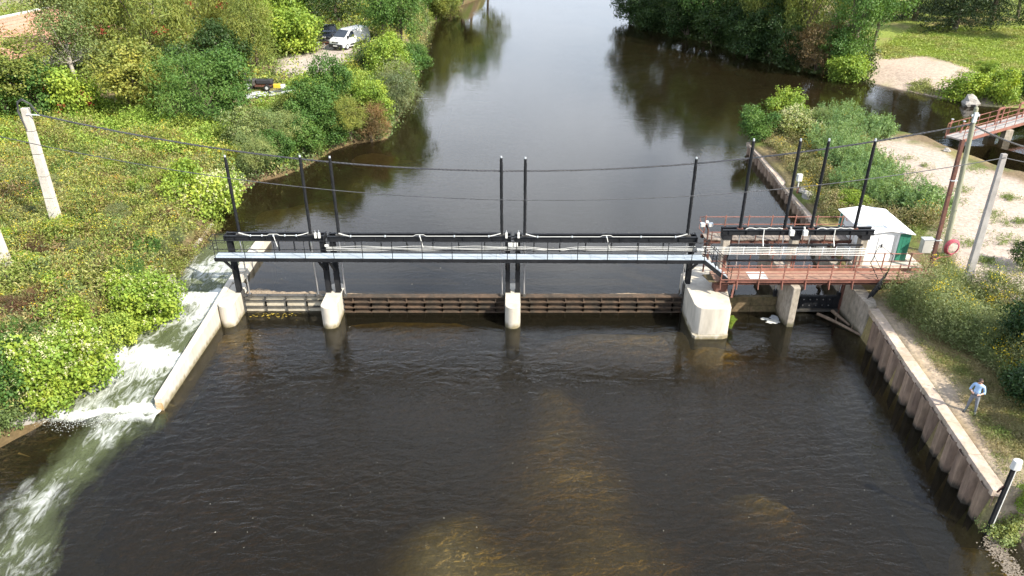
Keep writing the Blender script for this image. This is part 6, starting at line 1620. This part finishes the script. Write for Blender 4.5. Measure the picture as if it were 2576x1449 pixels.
# ------------------------------------------------------------------ the person with a remote control
def person():
    fl, fr = ground_at(2432, 1029, zr), ground_at(2447, 1046, zr)
    ctr = (fl + fr) / 2; ctr.z = zr(ctr.x, ctr.y)
    t = thing('person', 'person in light blue shirt and grey trousers with sunglasses operating a remote control', 'person', (0, 0, 0))
    V, E_, R_ = [], [], []
    def j(p, r, par=None):
        V.append(p); R_.append(r if isinstance(r, tuple) else (r, r))
        if par is not None: E_.append((par, len(V) - 1))
        return len(V) - 1
    pel = j((0, .01, .93), (.155, .115)); sp_ = j((0, .0, 1.10), (.145, .115), pel); ch = j((0, .0, 1.30), (.165, .12), sp_); ub = j((0, .01, 1.42), (.13, .09), ch)
    nk = j((0, .0, 1.50), .055, ub); hb_ = j((0, -.02, 1.565), (.068, .075), nk); hm = j((0, -.03, 1.64), (.076, .095), hb_); ht = j((0, -.02, 1.71), (.065, .078), hm)
    for s in (-1, 1):
        hp_ = j((s * .095, .0, .86), .098, pel); kn = j((s * .14, -.03, .49), .066, hp_); an = j((s * .17, .03, .10), .045, kn); toe = j((s * .19, -.06, .045), (.045, .04), an); j((s * .20, -.15, .04), (.04, .032), toe)
        sh = j((s * .185, .01, 1.40), .066, ub); el = j((s * .27, .03, 1.13), .047, sh); wr = j((s * .155, -.20, 1.10), .030, el); pa = j((s * .11, -.26, 1.115), (.038, .022), wr)
        for k in range(4):
            a = j((s * (.095 + .002 * k), -.30 + .004 * k, 1.135 - .019 * k), .0095, pa); L = (.030, .034, .032, .025)[k]
            b_ = j((s * (.075), -.30 - L * .8, 1.138 - .02 * k), .0088, a); j((s * .052, -.305 - L, 1.136 - .02 * k), .008, b_)
        th = j((s * .085, -.262, 1.145), .011, pa); j((s * .055, -.285, 1.152), .0095, th)
    me = bpy.data.meshes.new('body'); me.from_pydata(V, E_, [])
    o = bpy.data.objects.new('body', me); C.objects.link(o)
    sk = o.modifiers.new('skin', 'SKIN'); sk.use_smooth_shade = True
    for i, sv in enumerate(me.skin_vertices[0].data): sv.radius = R_[i]; sv.use_root = (i == 0)
    ss = o.modifiers.new('sub', 'SUBSURF'); ss.levels = 2; ss.render_levels = 2
    dg = bpy.context.evaluated_depsgraph_get()
    nm = bpy.data.meshes.new_from_object(o.evaluated_get(dg)); o.modifiers.clear(); old = o.data; o.data = nm; bpy.data.meshes.remove(old)
    nm.materials.clear()
    for q in ('shirt_blue', 'trousers_grey', 'skin', 'shoe_grey', 'bumper_black'): nm.materials.append(MATS[q])
    for f in nm.polygons:
        c = f.center; mi = 0
        if c.z < .085: mi = 3
        elif c.z < .93: mi = 1
        elif c.z < .965: mi = 4 if abs(c.x) < .2 and abs(c.y) < .16 else 0
        elif c.z > 1.485: mi = 2
        if .95 < c.z < 1.22 and c.y < -.055 and abs(c.x) > .02 and (c.y < -.16 or abs(c.x) > .19): mi = 2
        f.material_index = mi; f.use_smooth = True
    o.name = 'body'; o.parent = t
    rng = random.Random(1)
    def ell(cx, cy, cz, rx, ry, rz, f=None):
        bm2 = bmesh.new(); bmesh.ops.create_icosphere(bm2, subdivisions=3, radius=1); mb = MB()
        vs = [(cx + v.co.x * rx, cy + v.co.y * ry, cz + v.co.z * rz) for v in bm2.verts]
        fs = [tuple(v.index for v in f_.verts) for f_ in bm2.faces if f is None or f(f_.calc_center_median())]
        bm2.free(); return mb.add(vs, fs)
    build('hair', ell(0, -.022, 1.665, .086, .105, .082, lambda c: c.z > .25 or (c.y > .15 and c.z > -.55)), 'hair', t, smooth=True)
    build('sunglasses', MB().box(-.07, -.008, -.135, -.120, 1.635, 1.668, .01).box(.008, .07, -.135, -.120, 1.635, 1.668, .01).box(-.078, -.07, -.13, -.02, 1.652, 1.664).box(.07, .078, -.13, -.02, 1.652, 1.664).box(-.01, .01, -.133, -.125, 1.652, 1.662), 'bumper_black', t)
    build('nose', ell(0, -.128, 1.622, .013, .02, .026), 'skin', t, smooth=True)
    mat('lips', (.42, .2, .17), .5, scale=20, var=.05)
    build('mouth', ell(0, -.113, 1.585, .026, .008, .007), 'lips', t, smooth=True)
    for s in (-1, 1): build('ear', ell(s * .08, -.02, 1.63, .012, .022, .034), 'skin', t, smooth=True)
    build('collar', MB().tube([(.075 * math.cos(a), .0 + .07 * math.sin(a), 1.475 + .012 * math.sin(a)) for a in np.linspace(-1.3, 4.4, 14)], .018, 6), 'shirt_blue', t)
    for s in (-1, 1): build('sleeve_cuff', MB().tube([(s * .262, .0, 1.128), (s * .245, -.035, 1.12)], .056, 10), 'shirt_blue', t)
    for s in (-1, 1): build('shoe_sole', MB().box(s * .195 - .05, s * .195 + .05, -.20, .08, .0, .025, .02), 'bumper_black', t)
    ang = math.radians(-42)
    t.location = (ctr.x, ctr.y, ctr.z + .005); t.rotation_euler = (0, 0, ang)
    rc = thing('remote_control', 'small black remote control held in both hands of the person', 'remote control', (0, 0, 0))
    build('case', MB().box(-.075, .075, -.36, -.275, 1.10, 1.13, .015), 'bumper_black', rc, bevel=.008)
    for s in (-1, 1): build('stick', MB().tube([(s * .045, -.315, 1.13), (s * .045, -.315, 1.15)], .006, 6), 'dark_steel', rc)
    build('phone', MB().box(-.06, .06, -.40, -.365, 1.115, 1.128), 'window_glass', rc)
    rc.location = t.location; rc.rotation_euler = t.rotation_euler
person()
# ------------------------------------------------------------------ small things: driftwood, debris, leaves, stones
def log(label, a, b_, r0, r1, group=None, nb=1):
    a, b_ = Vector(a), Vector(b_)
    t = thing('drift_log', label, 'log', tuple(a), group)
    mid = a.lerp(b_, .5) + Vector((RN.uniform(-.08, .08), RN.uniform(-.08, .08), RN.uniform(.02, .08)))
    tr_ = build('trunk', MB().tube([a, a.lerp(mid, .5), mid, mid.lerp(b_, .5), b_], [r0, r0 * 1.05, (r0 + r1) / 2, r1 * 1.1, r1], 9), 'log_wood', t, smooth=True)
    for k in range(nb):
        p = a.lerp(b_, RN.uniform(.3, .8))
        build('branch_stub', MB().tube([p, p + Vector((RN.uniform(-.3, .3), RN.uniform(-.2, .2), RN.uniform(.15, .3)))], [r1 * .5, r1 * .2], 6), 'log_wood', t)
log('floating log with squared end upstream of the black sluice gate, nearest the old pier', (16.55, 39.0, UP + .02), (17.0, 39.7, UP + .05), .12, .11, None, 0)
log('thick floating log drifting between two others behind the black gate', (16.8, 38.1, UP), (17.55, 39.2, UP + .03), .15, .13, None, 0)
log('floating log nearest the abutment behind the black gate', (18.0, 38.4, UP), (18.75, 39.5, UP + .03), .14, .12, None, 1)
log('long pale driftwood trunk lying in the water at the foot of the abutment', (17.5, 36.7, .12), (19.05, 34.4, .08), .09, .07, None, 2)
log('short dark driftwood trunk leaning beside the long one below the abutment', (18.35, 36.8, .25), (18.85, 35.5, .08), .10, .07, None, 1)
t = thing('floating_foam', 'white scum of foam floating against the side of the old pier', 'foam', (14.8, 36.2, .01))
def blob(cx, cy, rx, ry, n_=18, seed=0, z0=.012, z1=.05):
    rr = random.Random(seed)
    pts = []
    for k in range(n_):
        a = 2 * math.pi * k / n_; f = rr.uniform(.7, 1.15)
        pts.append((cx + rx * f * math.cos(a), cy + ry * f * math.sin(a)))
    return MB().prism(pts, z0, z1, [(cx + (x - cx) * .8, cy + (y - cy) * .8) for x, y in pts])
mat('foam_white', (.55, .55, .51), .8, scale=9, var=.12, bump=.5)
build('patch', blob(14.72, 36.02, .42, .28, 18, 1), 'foam_white', t)
build('patch', blob(14.35, 36.3, .25, .12, 14, 2), 'foam_white', t)
build('patch', blob(14.95, 36.45, .28, .32, 14, 3, .012, .03), 'galvanised', t)
# scum mats behind the gates
for k, (label, xs0, xs1, ww, sd_) in enumerate((('brown mat of floating twigs and leaves behind the short beige gate', -15.3, -10.7, .75, 5),
                                      ('thin line of floating debris behind the long gate by the slim pier', -9.5, -.5, .16, 6),
                                      ('thin line of floating debris behind the long gate by the broad pier', .6, 9.6, .18, 7))):
    nn = int((xs1 - xs0) / .16); front = []; back = []
    for i in range(nn + 1):
        x = xs0 + (xs1 - xs0) * i / nn
        w_ = ww * (.25 + 1.1 * float(vnoise(np.array([x * .75 + 3 * k]), np.array([sd_ * 1.7]), sd_)[0]) ** 1.5 + .25 * RN.random())
        front.append((x, 37.36)); back.append((x, 37.36 + w_))
    poly = MB()
    vs = [(x, y, UP + .005) for x, y in front] + [(x, y, UP + .012 + .02 * RN.random()) for x, y in back]
    vs += [(x, y - .05, UP + .04 + .03 * RN.random()) for x, y in back]
    n1 = nn + 1
    fs = [(i, i + 1, 2 * n1 + i + 1, 2 * n1 + i) for i in range(nn)] + [(2 * n1 + i, 2 * n1 + i + 1, n1 + i + 1, n1 + i) for i in range(nn)]
    build('debris_mat', poly.add(vs, fs), 'debris', None, label=label, cat='debris', kind='stuff')
# twigs and leaf litter, floating specks
def litter(name, n_, fx, mname, size, label, cat):
    pts = np.array([fx() for _ in range(n_)])
    a = NR.uniform(0, 6.28, n_); L_ = NR.uniform(.5, 1.5, n_) * size; W_ = L_ * NR.uniform(.3, .8, n_)
    dx = np.stack([np.cos(a), np.sin(a), 0 * a], -1) * L_[:, None]; dy = np.stack([-np.sin(a), np.cos(a), 0 * a], -1) * W_[:, None]
    co = np.stack([pts - dx, pts - dy + [0, 0, .01], pts + dx, pts + dy + [0, 0, .012]], 1)
    tint = np.ones((n_, 3)) * NR.uniform(.6, 1.1, (n_, 1))
    link(name, quads_mesh(name, co, mname, tint), label=label, cat=cat, kind='stuff')
leafmat('pale_leaf', (.62, .60, .48), .1)
leafmat('gold_leaf', (.55, .42, .08), .1)
def f_up():
    q = P(RN.uniform(650, 1750), RN.uniform(290, 735), UP); return (q.x, q.y, UP + .006)
def f_dn():
    q = P(RN.uniform(450, 2350), RN.uniform(880, 1440), 0); return (q.x, q.y, .006)
def f_dn2():
    q = P(RN.gauss(700, 45), RN.gauss(793, 5), 0); return (q.x, min(q.y, 36.9), .008)
litter('floating_leaves', 130, f_up, 'pale_leaf', .028, 'pale leaves drifting on the upper river', 'leaves')
litter('floating_specks', 150, f_dn, 'pale_leaf', .017, 'pale specks drifting on the lower river', 'leaves')
litter('yellow_leaves', 60, f_dn2, 'gold_leaf', .05, 'yellow leaves floating below the short beige gate', 'leaves')
# stones
def stone(label, c, r, group=None, seed=0):
    bm2 = bmesh.new(); bmesh.ops.create_icosphere(bm2, subdivisions=2, radius=1)
    rr = random.Random(seed); ph = [rr.uniform(0, 6) for _ in range(3)]
    for v in bm2.verts:
        k = 1 + .18 * math.sin(3 * v.co.x + ph[0]) + .15 * math.sin(4 * v.co.y + ph[1]) + .1 * math.sin(5 * v.co.z + ph[2])
        v.co = Vector((v.co.x * r[0] * k, v.co.y * r[1] * k, v.co.z * r[2] * k))
    me = bpy.data.meshes.new('boulder'); bm2.to_mesh(me); bm2.free(); me.materials.append(MATS['stone'])
    o = bpy.data.objects.new('boulder', me); C.objects.link(o); o.location = c; o.rotation_euler = (0, 0, rr.uniform(0, 6))
    tag(o, label, 'boulder', group)
q = ground_at(2032, 498, zr); stone('grey boulder lying in weeds beside the thin white gauge post', (q.x, q.y, q.z + .15), (.55, .35, .35), seed=1)
q = ground_at(2017, 485, zr); stone('small grey boulder just behind the gauge post boulder', (q.x, q.y, q.z + .12), (.32, .3, .28), seed=2)
q = ground_at(2382, 381, zr); stone('lone dark red stone on the sand near the far footbridge', (q.x, q.y, q.z + .08), (.35, .25, .2), seed=3)
q = P(2440, 260, 1.2); stone('big shaded boulder at the foot of the far beach', (q.x, q.y, 1.3), (1.3, .8, .7), seed=4)
# gravel on the near right shore
pts = []
for k in range(900):
    s_ = RN.random(); q = P(2490 + 70 * s_ + RN.gauss(0, 12), 1355 + 100 * s_ + RN.gauss(0, 10), .05); pts.append((q.x, q.y, max(.02, zr(q.x, q.y)) + .01))
pts = np.array(pts); r_ = NR.uniform(.015, .05, len(pts))
dirs = np.array([(1, 0, 0), (0, 1, 0), (-1, 0, 0), (0, -1, 0)])
co = pts[:, None, :] + dirs[None] * r_[:, None, None] * NR.uniform(.6, 1.2, (len(pts), 4, 1)); co[:, 0, 2] += r_ * .8; co[:, 2, 2] += r_ * .4
leafmat('gravel', (.22, .185, .145), .0)
link('gravel', quads_mesh('gravel', co, 'gravel', np.ones((len(pts), 3)) * NR.uniform(.5, 1.3, (len(pts), 1))), label='loose gravel along the near right shore', cat='gravel', kind='stuff')
